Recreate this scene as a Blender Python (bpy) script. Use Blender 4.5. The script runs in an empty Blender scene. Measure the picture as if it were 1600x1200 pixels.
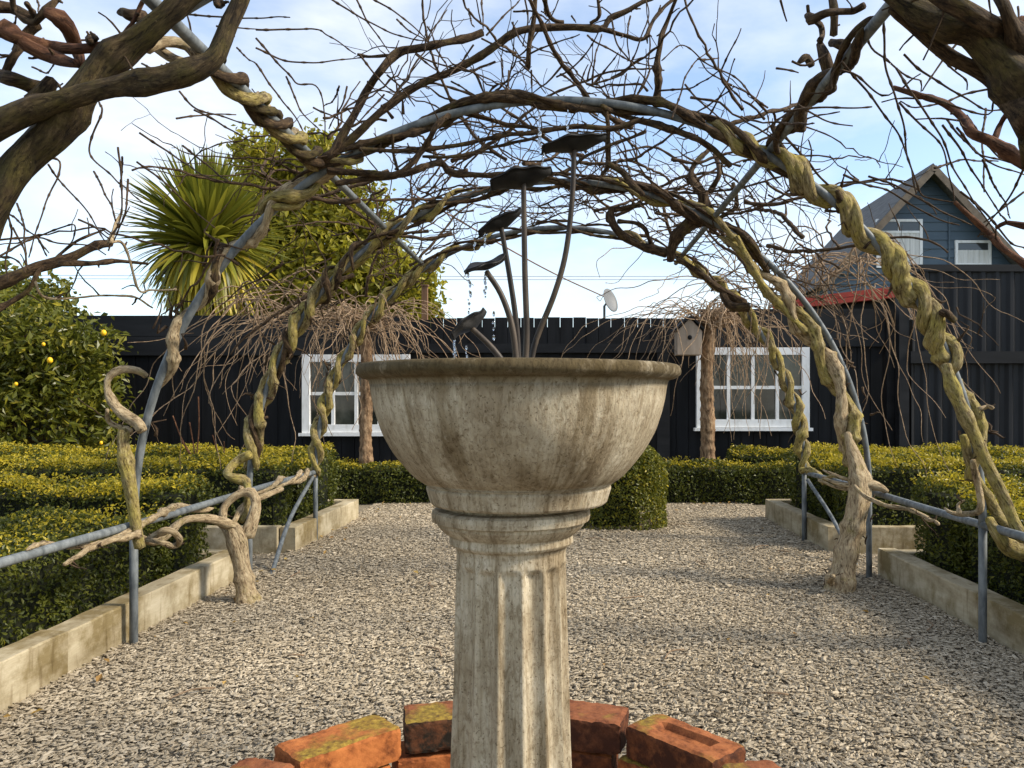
import bpy, math, random
import numpy as np
R = math.radians
rng = np.random.default_rng(7)
random.seed(7)
scene = bpy.context.scene
col = scene.collection

# ------------------------------------------------------------------ camera
F, VX, VY = 1250.0, 878.0, 625.0          # focal length and vanishing point, in pixels of a 1600 px wide frame
cam = bpy.data.cameras.new('camera'); cam_o = bpy.data.objects.new('camera', cam); col.objects.link(cam_o)
cam_o.location = (0, 0, 1.0); cam_o.rotation_euler = (R(90), 0, 0)
cam.sensor_width = 36; cam.lens = 36 * F / 1600
cam.shift_x = -(VX - 800) / 1600; cam.shift_y = (VY - 600) / 1600
cam.clip_start = 0.02; cam.clip_end = 2000
scene.camera = cam_o

# ------------------------------------------------------------------ light
SUN_EL, SUN_AZ = R(38), R(98)              # azimuth clockwise from +Y
w = bpy.data.worlds.new('World'); scene.world = w; w.use_nodes = True
nt = w.node_tree; nt.nodes.clear()
def N(t, k, **kw):
    n = t.nodes.new(k)
    for a, b in kw.items(): setattr(n, a, b)
    return n
out = N(nt, 'ShaderNodeOutputWorld'); bg = N(nt, 'ShaderNodeBackground'); mixc = N(nt, 'ShaderNodeMix', data_type='RGBA')
sky = N(nt, 'ShaderNodeTexSky', sky_type='NISHITA', sun_disc=False, sun_elevation=SUN_EL, sun_rotation=SUN_AZ)
sky.air_density = 1.0; sky.dust_density = 0.6; sky.ozone_density = 1.2
tc = N(nt, 'ShaderNodeTexCoord'); mp = N(nt, 'ShaderNodeMapping'); mp.inputs['Scale'].default_value = (1.2, 1.2, 3.2)
mp.inputs['Location'].default_value = (0.35, 0.2, 0.1)
ns = N(nt, 'ShaderNodeTexNoise'); ns.inputs['Scale'].default_value = 2.6; ns.inputs['Detail'].default_value = 7; ns.inputs['Roughness'].default_value = 0.55
rp = N(nt, 'ShaderNodeValToRGB'); rp.color_ramp.elements[0].position = 0.38; rp.color_ramp.elements[1].position = 0.72
rp.color_ramp.elements[0].color = (0.07, 0.07, 0.07, 1); rp.color_ramp.elements[1].color = (0.86, 0.86, 0.86, 1)
nt.links.new(tc.outputs['Generated'], mp.inputs[0]); nt.links.new(mp.outputs[0], ns.inputs['Vector']); nt.links.new(ns.outputs['Fac'], rp.inputs[0])
nt.links.new(rp.outputs[0], mixc.inputs['Factor']); nt.links.new(sky.outputs[0], mixc.inputs['A'])
mixc.inputs['B'].default_value = (4.5, 4.62, 4.75, 1)
nt.links.new(mixc.outputs['Result'], bg.inputs[0]); bg.inputs[1].default_value = 0.15; nt.links.new(bg.outputs[0], out.inputs[0])
sl = bpy.data.lights.new('sun', 'SUN'); sl.energy = 3.4; sl.angle = R(11); sl.color = (1.0, 0.91, 0.77)
so = bpy.data.objects.new('sun', sl); col.objects.link(so)
so.rotation_euler = (R(90) - SUN_EL, 0, math.pi - SUN_AZ)
vs = scene.view_settings; vs.view_transform = 'Standard'; vs.look = 'None'; vs.exposure = 0.84; vs.gamma = 1.0

def P(px, py, d): return np.array([(px - VX) * d / F, d, 1 + (VY - py) * d / F])

# ------------------------------------------------------------------ materials
def base_mat(name, rough=0.8, spec=0.3):
    m = bpy.data.materials.new(name); m.use_nodes = True; t = m.node_tree
    b = t.nodes['Principled BSDF']; b.inputs['Roughness'].default_value = rough; b.inputs['Specular IOR Level'].default_value = spec
    return m, t, b
def noise(t, scale, stretch=(1, 1, 1), detail=5, rough=0.6, coord='Object', dist=0.0):
    c = N(t, 'ShaderNodeTexCoord'); mpn = N(t, 'ShaderNodeMapping'); mpn.inputs['Scale'].default_value = stretch
    n = N(t, 'ShaderNodeTexNoise'); n.inputs['Scale'].default_value = scale; n.inputs['Detail'].default_value = detail
    n.inputs['Roughness'].default_value = rough; n.inputs['Distortion'].default_value = dist
    t.links.new(c.outputs[coord], mpn.inputs[0]); t.links.new(mpn.outputs[0], n.inputs['Vector'])
    return n.outputs['Fac']
def ramp(t, fac, stops):
    r = N(t, 'ShaderNodeValToRGB'); e = r.color_ramp.elements
    while len(e) < len(stops): e.new(0.5)
    for q, (p, c) in zip(e, stops): q.position = p; q.color = (*c, 1) if len(c) == 3 else c
    t.links.new(fac, r.inputs[0]); return r.outputs[0]
def mix(t, fac, a, b, mode='MIX'):
    m = N(t, 'ShaderNodeMix', data_type='RGBA', blend_type=mode)
    for k, v in (('Factor', fac), ('A', a), ('B', b)):
        i = m.inputs[k]
        if hasattr(v, 'is_linked') or isinstance(v, bpy.types.NodeSocket): t.links.new(v, i)
        elif k == 'Factor': i.default_value = v
        else: i.default_value = (*v, 1)
    return m.outputs['Result']
def bump(t, b, h, strength=0.4, dist=0.01):
    n = N(t, 'ShaderNodeBump'); n.inputs['Strength'].default_value = strength; n.inputs['Distance'].default_value = dist
    t.links.new(h, n.inputs['Height']); t.links.new(n.outputs[0], b.inputs['Normal'])
def simple(name, c0, c1, scale=8, rough=0.8, stretch=(1, 1, 1), bs=0.3, bd=0.004, spec=0.3, lo=0.35, hi=0.65, metal=0.0, bscale=None):
    m, t, b = base_mat(name, rough, spec)
    f = noise(t, scale, stretch)
    t.links.new(ramp(t, f, [(lo, c0), (hi, c1)]), b.inputs['Base Color'])
    b.inputs['Metallic'].default_value = metal
    if bs: bump(t, b, noise(t, bscale or scale * 4, stretch), bs, bd)
    return m
def bnoise(t, scale, detail=6, rough=0.65, dist=0.0, stretch=(1, 1, 1)):
    c = N(t, 'ShaderNodeAttribute', attribute_name='bark'); mpn = N(t, 'ShaderNodeMapping'); mpn.inputs['Scale'].default_value = stretch
    n = N(t, 'ShaderNodeTexNoise'); n.inputs['Scale'].default_value = scale; n.inputs['Detail'].default_value = detail
    n.inputs['Roughness'].default_value = rough; n.inputs['Distortion'].default_value = dist
    t.links.new(c.outputs['Vector'], mpn.inputs[0]); t.links.new(mpn.outputs[0], n.inputs['Vector']); return n.outputs['Fac']
def bark(name, dark, mid, light, moss=None, mossamt=0.5, scale=60, bstr=0.9):
    m, t, b = base_mat(name, 0.85, 0.25)
    f = bnoise(t, scale, 7, 0.7, 0.4)
    c = ramp(t, f, [(0.34, dark), (0.5, mid), (0.66, light)])
    if moss:
        g = noise(t, 9.0, (1, 1, 1), 5, 0.7)
        gm = ramp(t, g, [(0.66 - mossamt * 0.35, (0, 0, 0)), (0.80 - mossamt * 0.25, (.85, .85, .85))])
        mc = ramp(t, bnoise(t, scale * 1.6, 6, .75), [(0.34, tuple(x * 0.38 for x in moss)), (0.5, tuple(x * .8 for x in moss)), (0.68, tuple(x * 1.2 for x in moss))])
        c = mix(t, gm, c, mc)
    # dark cracks along the grain and pale lenticels
    cr = ramp(t, bnoise(t, scale * 1.1, 5, .7, .8, (1, 1, .7)), [(0.38, (.18, .15, .12)), (0.48, (1, 1, 1))]); c = mix(t, .85, c, cr, 'MULTIPLY')
    ln = ramp(t, noise(t, 150, (1, 1, 1), 2, .5), [(0.70, (0, 0, 0)), (0.78, (.6, .6, .6))]); c = mix(t, ln, c, tuple(min(1, x * 1.5) for x in light))
    t.links.new(c, b.inputs['Base Color'])
    bump(t, b, bnoise(t, scale * .9, 10, 0.8, .6), bstr, 0.02)
    return m
def leafmat(name, c0, c1, trans=0.35, rough=0.5, c2=None):
    m, t, b = base_mat(name, rough, 0.35)
    a = N(t, 'ShaderNodeAttribute', attribute_name='tint')
    stops = [(0.0, c0), (1.0, c1)] if c2 is None else [(0.0, c0), (0.6, c1), (1.0, c2)]
    c = ramp(t, a.outputs['Fac'], stops)
    t.links.new(c, b.inputs['Base Color'])
    tr = N(t, 'ShaderNodeBsdfTranslucent'); t.links.new(c, tr.inputs[0])
    mx = N(t, 'ShaderNodeMixShader'); mx.inputs[0].default_value = trans
    t.links.new(b.outputs[0], mx.inputs[1]); t.links.new(tr.outputs[0], mx.inputs[2])
    t.links.new(mx.outputs[0], t.nodes['Material Output'].inputs[0])
    return m
M = {}
# concrete of the fountain: warm cast stone, streaked and stained
def concrete():
    m, t, b = base_mat('cast_stone', 0.85, 0.2)
    c = ramp(t, noise(t, 9, (1, 1, 1), 8, 0.65), [(0.30, (0.36, 0.295, 0.195)), (0.5, (0.54, 0.465, 0.335)), (0.72, (0.68, 0.61, 0.47))])
    s = ramp(t, noise(t, 22, (1, 1, 0.09), 5, 0.6), [(0.40, (0.42, 0.34, 0.24)), (0.56, (1, 1, 1))])
    c = mix(t, 0.35, c, s, 'MULTIPLY')
    st = ramp(t, noise(t, 5.5, (1, 1, 0.7), 5, 0.6), [(0.46, (1, 1, 1)), (0.64, (0.44, 0.36, 0.25))])
    c = mix(t, 0.65, c, st, 'MULTIPLY')
    co0 = N(t, 'ShaderNodeTexCoord'); sp0 = N(t, 'ShaderNodeSeparateXYZ'); t.links.new(co0.outputs['Object'], sp0.inputs[0])
    an = N(t, 'ShaderNodeMath', operation='ARCTAN2'); t.links.new(sp0.outputs[1], an.inputs[0]); t.links.new(sp0.outputs[0], an.inputs[1])
    def drip(ka, kz, seed, lo, hi, colr, amt):
        nonlocal c
        cb = N(t, 'ShaderNodeCombineXYZ'); m1 = N(t, 'ShaderNodeMath', operation='MULTIPLY'); m1.inputs[1].default_value = ka; m2 = N(t, 'ShaderNodeMath', operation='MULTIPLY'); m2.inputs[1].default_value = kz
        t.links.new(an.outputs[0], m1.inputs[0]); t.links.new(sp0.outputs[2], m2.inputs[0]); t.links.new(m1.outputs[0], cb.inputs[0]); t.links.new(m2.outputs[0], cb.inputs[1]); cb.inputs[2].default_value = seed
        n_ = N(t, 'ShaderNodeTexNoise'); n_.inputs['Scale'].default_value = 1.0; n_.inputs['Detail'].default_value = 6; n_.inputs['Roughness'].default_value = .62; t.links.new(cb.outputs[0], n_.inputs['Vector'])
        c = mix(t, amt, c, ramp(t, n_.outputs['Fac'], [(lo, colr), (hi, (1, 1, 1))]), 'MULTIPLY')
    drip(4.2, 2.6, 1.3, .36, .47, (.36, .29, .18), .65); drip(15, 5.0, 4.1, .36, .48, (.55, .48, .36), .4); drip(44, 16, 9.0, .34, .50, (.66, .60, .50), .4)
    pit = ramp(t, noise(t, 260, (1, 1, 1), 2, .5), [(.30, (.35, .30, .24)), (.37, (1, 1, 1))]); c = mix(t, .8, c, pit, 'MULTIPLY')
    # pale lime veins
    v = noise(t, 34, (1, 1, 0.25), 4, 0.7, dist=1.2)
    vm = ramp(t, v, [(0.60, (0, 0, 0)), (0.68, (0.5, 0.5, 0.5))])
    c = mix(t, vm, c, (0.55, 0.49, 0.37))
    # algae band where water sits around the lip: noise-shaped stain around the height of the lip
    co = N(t, 'ShaderNodeTexCoord'); sx = N(t, 'ShaderNodeSeparateXYZ'); t.links.new(co.outputs['Object'], sx.inputs[0])
    mr = N(t, 'ShaderNodeMapRange'); mr.inputs[1].default_value = 1.005; mr.inputs[2].default_value = 1.04; t.links.new(sx.outputs[2], mr.inputs[0])
    al = ramp(t, noise(t, 16, (1, 1, 0.8), 6, 0.7), [(0.32, (.15, .15, .15)), (0.48, (.95, .95, .95))])
    mm = mix(t, 1.0, mr.outputs[0], al, 'MULTIPLY')
    c = mix(t, mm, c, (0.085, 0.060, 0.024))
    t.links.new(c, b.inputs['Base Color'])
    sc = ramp(t, noise(t, 130, (1, 1, .45), 6, .75, dist=.9), [(0.38, (.50, .44, .35)), (0.50, (1, 1, 1)), (.64, (1.18, 1.18, 1.15))]); c = mix(t, .7, c, sc, 'MULTIPLY'); t.links.new(c, b.inputs['Base Color'])
    bump(t, b, noise(t, 120, (1, 1, 0.5), 8, 0.8, dist=.5), 0.9, 0.005)
    return m
M['stone'] = concrete()
M['steel'] = simple('galvanised_pipe', (0.075, 0.085, 0.088), (0.19, 0.205, 0.205), 30, 0.55, (1, 1, 0.4), 0.2, 0.001, 0.3, metal=0.0)
M['iron'] = simple('dark_copper', (0.004, 0.004, 0.004), (0.014, 0.012, 0.010), 60, 0.6, (1, 1, 1), 0.3, 0.001)
M['stem'] = simple('aged_copper', (0.018, 0.013, 0.009), (0.07, 0.05, 0.032), 50, 0.5, (1, 1, 0.3), 0.2, 0.001, metal=0.1)
M['mossy'] = bark('mossy_bark', (0.09, 0.062, 0.03), (0.28, 0.21, 0.095), (0.56, 0.46, 0.25), (0.50, 0.40, 0.095), 0.74, 95)
M['olive'] = bark('dark_olive_bark', (0.022, 0.014, 0.007), (0.075, 0.05, 0.023), (0.17, 0.12, 0.058), (0.15, 0.12, 0.03), 0.6, 80, 1.0)
M['tan'] = bark('pale_bark', (0.24, 0.165, 0.09), (0.46, 0.345, 0.20), (0.62, 0.50, 0.31), (0.36, 0.29, 0.08), 0.3, 85)
M['brown'] = bark('brown_bark', (0.022, 0.013, 0.007), (0.075, 0.045, 0.022), (0.17, 0.11, 0.055), (0.15, 0.115, 0.03), 0.36, 90)
M['red'] = bark('red_brown_bark', (0.06, 0.025, 0.012), (0.14, 0.062, 0.032), (0.24, 0.12, 0.06))
M['twig'] = bark('twig_bark', (0.04, 0.025, 0.014), (0.10, 0.062, 0.034), (0.17, 0.11, 0.06), None, 0, 120)
M['tendril'] = bark('tendril_bark', (0.22, 0.135, 0.075), (0.42, 0.285, 0.17), (0.58, 0.43, 0.29), None, 0, 120)
M['trunkbark'] = bark('ringed_bark', (0.10, 0.055, 0.03), (0.26, 0.16, 0.085), (0.42, 0.29, 0.17), None, 0, 40)
M['black'] = simple('black_stain', (0.003, 0.0032, 0.0038), (0.010, 0.0105, 0.012), 9, 0.65, (1, 1, 0.08), 0.35, 0.003, 0.2)
M['black2'] = simple('black_fascia', (0.006, 0.0065, 0.0075), (0.016, 0.0165, 0.018), 6, 0.6, (0.15, 1, 1), 0.3, 0.003, 0.2)
M['corr'] = simple('black_steel', (0.006, 0.0065, 0.008), (0.013, 0.014, 0.017), 5, 0.5, (1, 1, 0.2), 0.05, 0.001, 0.25)
M['white'] = simple('white_paint', (0.62, 0.61, 0.57), (0.82, 0.82, 0.80), 14, 0.5, (1, 1, 0.4), 0.2, 0.001, lo=0.25, hi=0.5)
m, t, b = base_mat('window_glass', 0.04, 0.6); t.links.new(ramp(t, noise(t, 3.5, (1, 1, .6), 4, .6), [(.40, (.006, .008, .007)), (.55, (.03, .033, .028)), (.7, (.085, .085, .07))]), b.inputs['Base Color']); M['glass'] = m
m, t, b = base_mat('house_glass', 0.06, 0.6); b.inputs['Base Color'].default_value = (0.05, 0.055, 0.055, 1); M['glass2'] = m
M['curtain'] = simple('curtain', (0.55, 0.54, 0.50), (0.75, 0.74, 0.70), 30, 0.9, (1, 1, 0.03), 0.4, 0.01)
M['greycurtain'] = simple('grey_curtain', (0.10, 0.105, 0.10), (0.26, 0.27, 0.25), 16, 0.9, (1, 1, 0.05), 0.4, 0.01)
M['timber'] = None
def timber():
    m, t, b = base_mat('weathered_timber', 0.85, 0.2)
    c = ramp(t, noise(t, 7, (1, 0.14, 1), 6, 0.7), [(0.3, (0.27, 0.215, 0.125)), (0.52, (0.45, 0.38, 0.25)), (0.75, (0.60, 0.53, 0.385))])
    d = ramp(t, noise(t, 3.2, (1, 1, 1), 6, 0.7), [(0.44, (1, 1, 1)), (0.60, (0.40, 0.34, 0.19))])
    c = mix(t, 0.85, c, d, 'MULTIPLY')
    k = ramp(t, noise(t, 26, (1, 1, 0.15), 3, 0.5), [(0.32, (0.5, 0.44, 0.34)), (0.42, (1, 1, 1))])
    c = mix(t, 0.6, c, k, 'MULTIPLY')
    t.links.new(c, b.inputs['Base Color']); bump(t, b, noise(t, 55, (1, 0.1, 1), 5, 0.7), 0.5, 0.004); return m
M['timber'] = timber()
def brickmat(lo=.50, hi=.62):
    m, t, b = base_mat('terracotta', 0.8, 0.25)
    oi = N(t, 'ShaderNodeObjectInfo')
    base = ramp(t, oi.outputs['Random'], [(0.0, (0.33, 0.10, 0.028)), (0.5, (0.41, 0.13, 0.034)), (1.0, (0.23, 0.078, 0.03))])
    n1 = ramp(t, noise(t, 24, (1, 1, 1), 7, 0.7), [(0.34, (0.22, 0.17, 0.13)), (0.5, (.85, .85, .85)), (0.7, (1.25, 1.4, 1.45))])
    c = mix(t, 0.9, base, n1, 'MULTIPLY')
    gm = N(t, 'ShaderNodeNewGeometry'); sx = N(t, 'ShaderNodeSeparateXYZ'); t.links.new(gm.outputs['Normal'], sx.inputs[0])
    up = ramp(t, sx.outputs[2], [(0.55, (0, 0, 0)), (0.9, (1, 1, 1))])
    mn = N(t, 'ShaderNodeTexNoise'); mn.inputs['Scale'].default_value = 9; mn.inputs['Detail'].default_value = 6
    t.links.new(gm.outputs['Position'], mn.inputs['Vector'])
    mo = ramp(t, mn.outputs['Fac'], [(lo, (0, 0, 0)), (hi, (.85, .85, .85))])
    mm = mix(t, 1.0, up, mo, 'MULTIPLY')
    c = mix(t, mm, c, ramp(t, noise(t, 70, (1, 1, 1), 5, .7), [(.35, (.07, .045, .012)), (.55, (.24, .17, .022)), (.7, (.40, .29, .05))]))
    t.links.new(c, b.inputs['Base Color']); bump(t, b, noise(t, 75, (1, 1, 1), 8, 0.75), 0.4, 0.004); return m
M['brick'] = brickmat(); M['brick_mossy'] = brickmat(.40, .50)
def brickdark(name, face):  # terracotta with side faces coloured darker than the top, patchy by noise
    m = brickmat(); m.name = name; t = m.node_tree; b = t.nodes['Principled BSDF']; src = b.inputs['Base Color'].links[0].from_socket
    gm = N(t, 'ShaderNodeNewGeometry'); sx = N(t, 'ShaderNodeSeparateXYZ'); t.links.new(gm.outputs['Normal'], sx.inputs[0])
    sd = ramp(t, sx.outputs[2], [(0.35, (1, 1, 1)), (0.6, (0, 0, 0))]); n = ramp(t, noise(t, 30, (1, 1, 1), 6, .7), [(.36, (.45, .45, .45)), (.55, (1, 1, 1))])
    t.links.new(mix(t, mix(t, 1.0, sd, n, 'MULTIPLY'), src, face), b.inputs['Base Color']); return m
M['brick_black_face'] = brickdark('black_faced_terracotta', (0.016, 0.012, 0.007)); M['brick_brown_face'] = brickdark('brown_faced_terracotta', (0.055, 0.018, 0.008))
def chipmat():
    m, t, b = base_mat('stone_chips', 0.85, 0.2)
    a = N(t, 'ShaderNodeAttribute', attribute_name='tint')
    c = ramp(t, a.outputs['Fac'], [(0.0, (0.17, 0.133, 0.085)), (0.35, (0.32, 0.26, 0.175)), (0.7, (0.43, 0.36, 0.255)), (1.0, (0.55, 0.465, 0.34))])
    t.links.new(c, b.inputs['Base Color']); return m
M['chips'] = chipmat()
def gravelbase():
    m, t, b = base_mat('gravel_bed', 0.9, 0.1)
    c = ramp(t, noise(t, 55, (1, 1, 1), 6, 0.7), [(0.38, (0.12, 0.10, 0.07)), (0.55, (0.25, 0.21, 0.15)), (0.7, (0.36, 0.31, 0.23))])
    t.links.new(c, b.inputs['Base Color']); bump(t, b, noise(t, 80, (1, 1, 1), 5, 0.7), 0.8, 0.01); return m
M['gravel'] = gravelbase()
M['soil'] = simple('soil', (0.02, 0.013, 0.008), (0.06, 0.04, 0.024), 12, 0.95, (1, 1, 1), 0.8, 0.02)
M['ground'] = simple('turf', (0.04, 0.05, 0.015), (0.08, 0.085, 0.03), 3, 0.95, (1, 1, 1), 0.5, 0.02)
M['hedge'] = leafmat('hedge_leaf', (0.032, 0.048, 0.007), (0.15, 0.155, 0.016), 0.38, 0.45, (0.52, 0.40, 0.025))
M['core'] = simple('hedge_wood', (0.008, 0.011, 0.004), (0.018, 0.020, 0.007), 20, 0.95, (1, 1, 1), 0.5, 0.01)
M['citrus'] = leafmat('citrus_leaf', (0.026, 0.042, 0.006), (0.13, 0.135, 0.014), 0.35, 0.35, (0.36, 0.30, 0.03))
M['tree'] = leafmat('tree_leaf', (0.09, 0.10, 0.01), (0.30, 0.275, 0.025), 0.5, 0.5, (0.50, 0.41, 0.04))
M['pine'] = leafmat('dark_leaf', (0.035, 0.05, 0.008), (0.13, 0.135, 0.016), 0.35, 0.5, (0.24, 0.21, 0.025))
M['blade'] = leafmat('cordyline_blade', (0.05, 0.075, 0.012), (0.24, 0.23, 0.025), 0.4, 0.4, (0.62, 0.48, 0.06))
M['lemon'] = simple('lemon_peel', (0.75, 0.42, 0.01), (0.85, 0.52, 0.02), 30, 0.45)
M['drop'] = None
m, t, b = base_mat('water', 0.02, 0.5); b.inputs['Base Color'].default_value = (0.8, 0.85, 0.9, 1); b.inputs['Transmission Weight'].default_value = 1.0; b.inputs['IOR'].default_value = 1.33; M['water'] = m
M['roof'] = simple('roof_shingle', (0.085, 0.083, 0.08), (0.15, 0.145, 0.14), 3, 0.85, (1, 1, 6), 0.4, 0.02)
M['barge'] = simple('barge_board', (0.11, 0.085, 0.06), (0.18, 0.14, 0.10), 6, 0.7)
M['siding'] = simple('blue_weatherboard', (0.055, 0.085, 0.115), (0.08, 0.115, 0.145), 2, 0.55, (0.3, 1, 1), 0.1, 0.005)
M['redgutter'] = simple('red_gutter', (0.42, 0.045, 0.025), (0.55, 0.07, 0.04), 6, 0.45, bs=0)
M['dish'] = simple('dish_grey', (0.13, 0.135, 0.135), (0.16, 0.165, 0.165), 4, 0.5, bs=0)
M['rawwood'] = simple('raw_wood', (0.26, 0.20, 0.145), (0.40, 0.32, 0.245), 12, 0.8, (1, 1, 0.2), 0.4, 0.003)
M['pole'] = simple('brown_post', (0.12, 0.06, 0.03), (0.20, 0.11, 0.06), 9, 0.8, (1, 1, 0.1))
M['wire'] = simple('cable_grey', (0.30, 0.31, 0.32), (0.36, 0.37, 0.38), 5, 0.7, bs=0)
M['dry'] = leafmat('dry_leaf', (0.25, 0.13, 0.04), (0.45, 0.28, 0.08), 0.2, 0.7, (0.6, 0.42, 0.12))

# ------------------------------------------------------------------ mesh builder
class MB:
    def __init__(s): s.v = []; s.f = []; s.n = 0; s.t = []; s.smooth = []; s.b = []; s.hasb = False
    def add(s, v, f, smooth=True, tint=None, bark=None):
        v = np.asarray(v, float); s.v.append(v); f = np.asarray(f, int)
        s.f.append(f + s.n); s.n += len(v); s.smooth.append(smooth); s.b.append(v * 0 if bark is None else bark); s.hasb = s.hasb or bark is not None
        s.t.append(np.zeros(len(v)) if tint is None else np.broadcast_to(np.asarray(tint, float), (len(v),)))
        return s
    def tube(s, pts, rad, sides=8, gnarl=0.0, seed=0, cap=True):
        pts = np.asarray(pts, float); n = len(pts); rad = np.broadcast_to(np.asarray(rad, float), (n,))
        tan = np.gradient(pts, axis=0); tan /= np.linalg.norm(tan, axis=1)[:, None] + 1e-12
        u = np.cross(tan[0], [0.31, 0.12, 0.94]); u = u if np.linalg.norm(u) > 1e-3 else np.cross(tan[0], [1, 0, 0])
        u /= np.linalg.norm(u); us = [u]
        for i in range(1, n):
            u = us[-1] - tan[i] * np.dot(us[-1], tan[i]); u /= np.linalg.norm(u) + 1e-12; us.append(u)
        us = np.array(us); ws = np.cross(tan, us)
        a = np.arange(sides) * 2 * math.pi / sides
        rr = np.repeat(rad[:, None], sides, 1)
        if gnarl:
            L = np.concatenate([[0], np.cumsum(np.linalg.norm(np.diff(pts, axis=0), axis=1))])
            k = L / (rad.mean() * 6 + 1e-6); ph = seed * 1.7
            rr = rr * (1 + gnarl * (0.55 * np.sin(3 * a[None] + 1.6 * k[:, None] + ph) + 0.45 * np.sin(2 * a[None] - 2.3 * k[:, None] + 2 * ph)
                       + 0.4 * np.sin(5 * a[None] + 4.1 * k[:, None] + ph * 3) + .28 * np.sin(8 * a[None] + 3.0 * k[:, None] + 1.5 * np.sin(k * 1.7)[:, None]) * (sides > 16) + 0.5 * np.sin(k * 3.1 + ph)[:, None]))
        v = pts[:, None] + rr[..., None] * (np.cos(a)[None, :, None] * us[:, None] + np.sin(a)[None, :, None] * ws[:, None])
        Ls = np.concatenate([[0], np.cumsum(np.linalg.norm(np.diff(pts, axis=0), axis=1))]); r0 = max(rad.mean(), .004); aa = a[None] + Ls[:, None] * 2.2
        bk = np.stack([np.cos(aa) * r0 + seed * 3.1, np.sin(aa) * r0 + pts[0, 0], np.repeat(Ls[:, None] * .34, sides, 1) + pts[0, 2] * 2], -1).reshape(-1, 3)
        v = v.reshape(-1, 3); i = np.arange(n - 1)[:, None] * sides; j = np.arange(sides)[None]; j2 = (j + 1) % sides
        f = np.stack([i + j, i + j2, i + sides + j2, i + sides + j], -1).reshape(-1, 4)
        if cap:
            v = np.vstack([v, pts[0] - tan[0] * rad[0] * 0.4, pts[-1] + tan[-1] * rad[-1] * 0.4]); b0 = n * sides
            jj = np.arange(sides); j2 = (jj + 1) % sides; o = (n - 1) * sides
            c0 = np.stack([jj * 0 + b0, j2, jj, jj * 0 + b0], -1); c1 = np.stack([jj * 0 + b0 + 1, o + jj, o + j2, jj * 0 + b0 + 1], -1)
            f = np.vstack([f, c0, c1]); bk = np.vstack([bk, bk[:1], bk[-1:]])
        return s.add(v, f, True, None, bk)
    def box(s, lo, hi, smooth=False, tint=None, rot=None):
        (a, b, c), (d, e, g) = lo, hi
        v = np.array([[a, b, c], [d, b, c], [d, e, c], [a, e, c], [a, b, g], [d, b, g], [d, e, g], [a, e, g]], float)
        f = [[0, 3, 2, 1], [4, 5, 6, 7], [0, 1, 5, 4], [1, 2, 6, 5], [2, 3, 7, 6], [3, 0, 4, 7]]
        return s.add(v, f, smooth, tint)
    def bar(s, p0, p1, wdt, hgt, up=(0, 0, 1)):
        p0, p1, up = np.array(p0, float), np.array(p1, float), np.array(up, float)
        d = p1 - p0; d /= np.linalg.norm(d); x = np.cross(d, up); x /= np.linalg.norm(x); z = np.cross(x, d)
        q = [(-1, -1), (1, -1), (1, 1), (-1, 1)]
        v = [p + x * a * wdt / 2 + z * c * hgt / 2 for p in (p0, p1) for a, c in q]
        f = [[0, 1, 2, 3], [7, 6, 5, 4], [0, 4, 5, 1], [1, 5, 6, 2], [2, 6, 7, 3], [3, 7, 4, 0]]
        return s.add(v, f, False)
    def lathe(s, prof, c, sides=96, mod=None):
        prof = np.array(prof, float); a = np.arange(sides) * 2 * math.pi / sides; n = len(prof)
        r = np.repeat(prof[:, :1], sides, 1)
        if mod is not None: r = r * mod(a[None], prof[:, 1][:, None])
        v = np.stack([c[0] + r * np.cos(a), c[1] + r * np.sin(a), np.repeat(prof[:, 1:2], sides, 1)], -1).reshape(-1, 3)
        i = np.arange(n - 1)[:, None] * sides; j = np.arange(sides)[None]; j2 = (j + 1) % sides
        return s.add(v, np.stack([i + j, i + j2, i + sides + j2, i + sides + j], -1).reshape(-1, 4))
    def build(s, name, mat, parent=None, origin=None):
        v = np.vstack(s.v); me = bpy.data.meshes.new(name)
        org = origin if origin is not None else (ORG.get(parent.name) if parent is not None else (0, 0, 0))
        v = v - np.asarray(org)
        faces = []
        sm = []
        if all(f.ndim == 2 and f.shape[1] == 4 for f in s.f):
            F4 = np.vstack(s.f); smv = np.concatenate([np.full(len(f), x) for f, x in zip(s.f, s.smooth)])
            deg = (F4[:, 3] == F4[:, 0])
            tot = np.where(deg, 3, 4); st = np.concatenate([[0], np.cumsum(tot)[:-1]])
            mask = np.ones((len(F4), 4), bool); mask[deg, 3] = False
            me.vertices.add(len(v)); me.vertices.foreach_set('co', v.ravel())
            idx = F4[mask]; me.loops.add(len(idx)); me.loops.foreach_set('vertex_index', idx.astype(np.int32))
            me.polygons.add(len(F4)); me.polygons.foreach_set('loop_start', st.astype(np.int32)); me.polygons.foreach_set('loop_total', tot.astype(np.int32))
            me.polygons.foreach_set('use_smooth', smv.astype(bool))
        else:
            for f, x in zip(s.f, s.smooth):
                for q in f.tolist(): faces.append(q); sm.append(x)
            me.from_pydata(v.tolist(), [], faces); me.polygons.foreach_set('use_smooth', sm)
        me.update(calc_edges=True); me.validate()
        tt = np.concatenate(s.t)
        if tt.any():
            at = me.attributes.new('tint', 'FLOAT', 'POINT'); at.data.foreach_set('value', tt.astype(np.float32))
        if s.hasb:
            at = me.attributes.new('bark', 'FLOAT_VECTOR', 'POINT'); at.data.foreach_set('vector', np.vstack(s.b).astype(np.float32).ravel())
        me.materials.append(mat)
        o = bpy.data.objects.new(name, me); col.objects.link(o)
        if parent is not None: o.parent = parent; ORG[o.name] = org
        else: o.location = org; ORG[o.name] = org
        return o
ORG = {}
def thing(name, loc, label, cat, group=None):
    o = bpy.data.objects.new(name, None); o.empty_display_size = 0.1; col.objects.link(o); o.location = loc; ORG[o.name] = np.array(loc, float)
    o['label'] = label; o['category'] = cat
    if group: o['group'] = group
    return o
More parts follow.
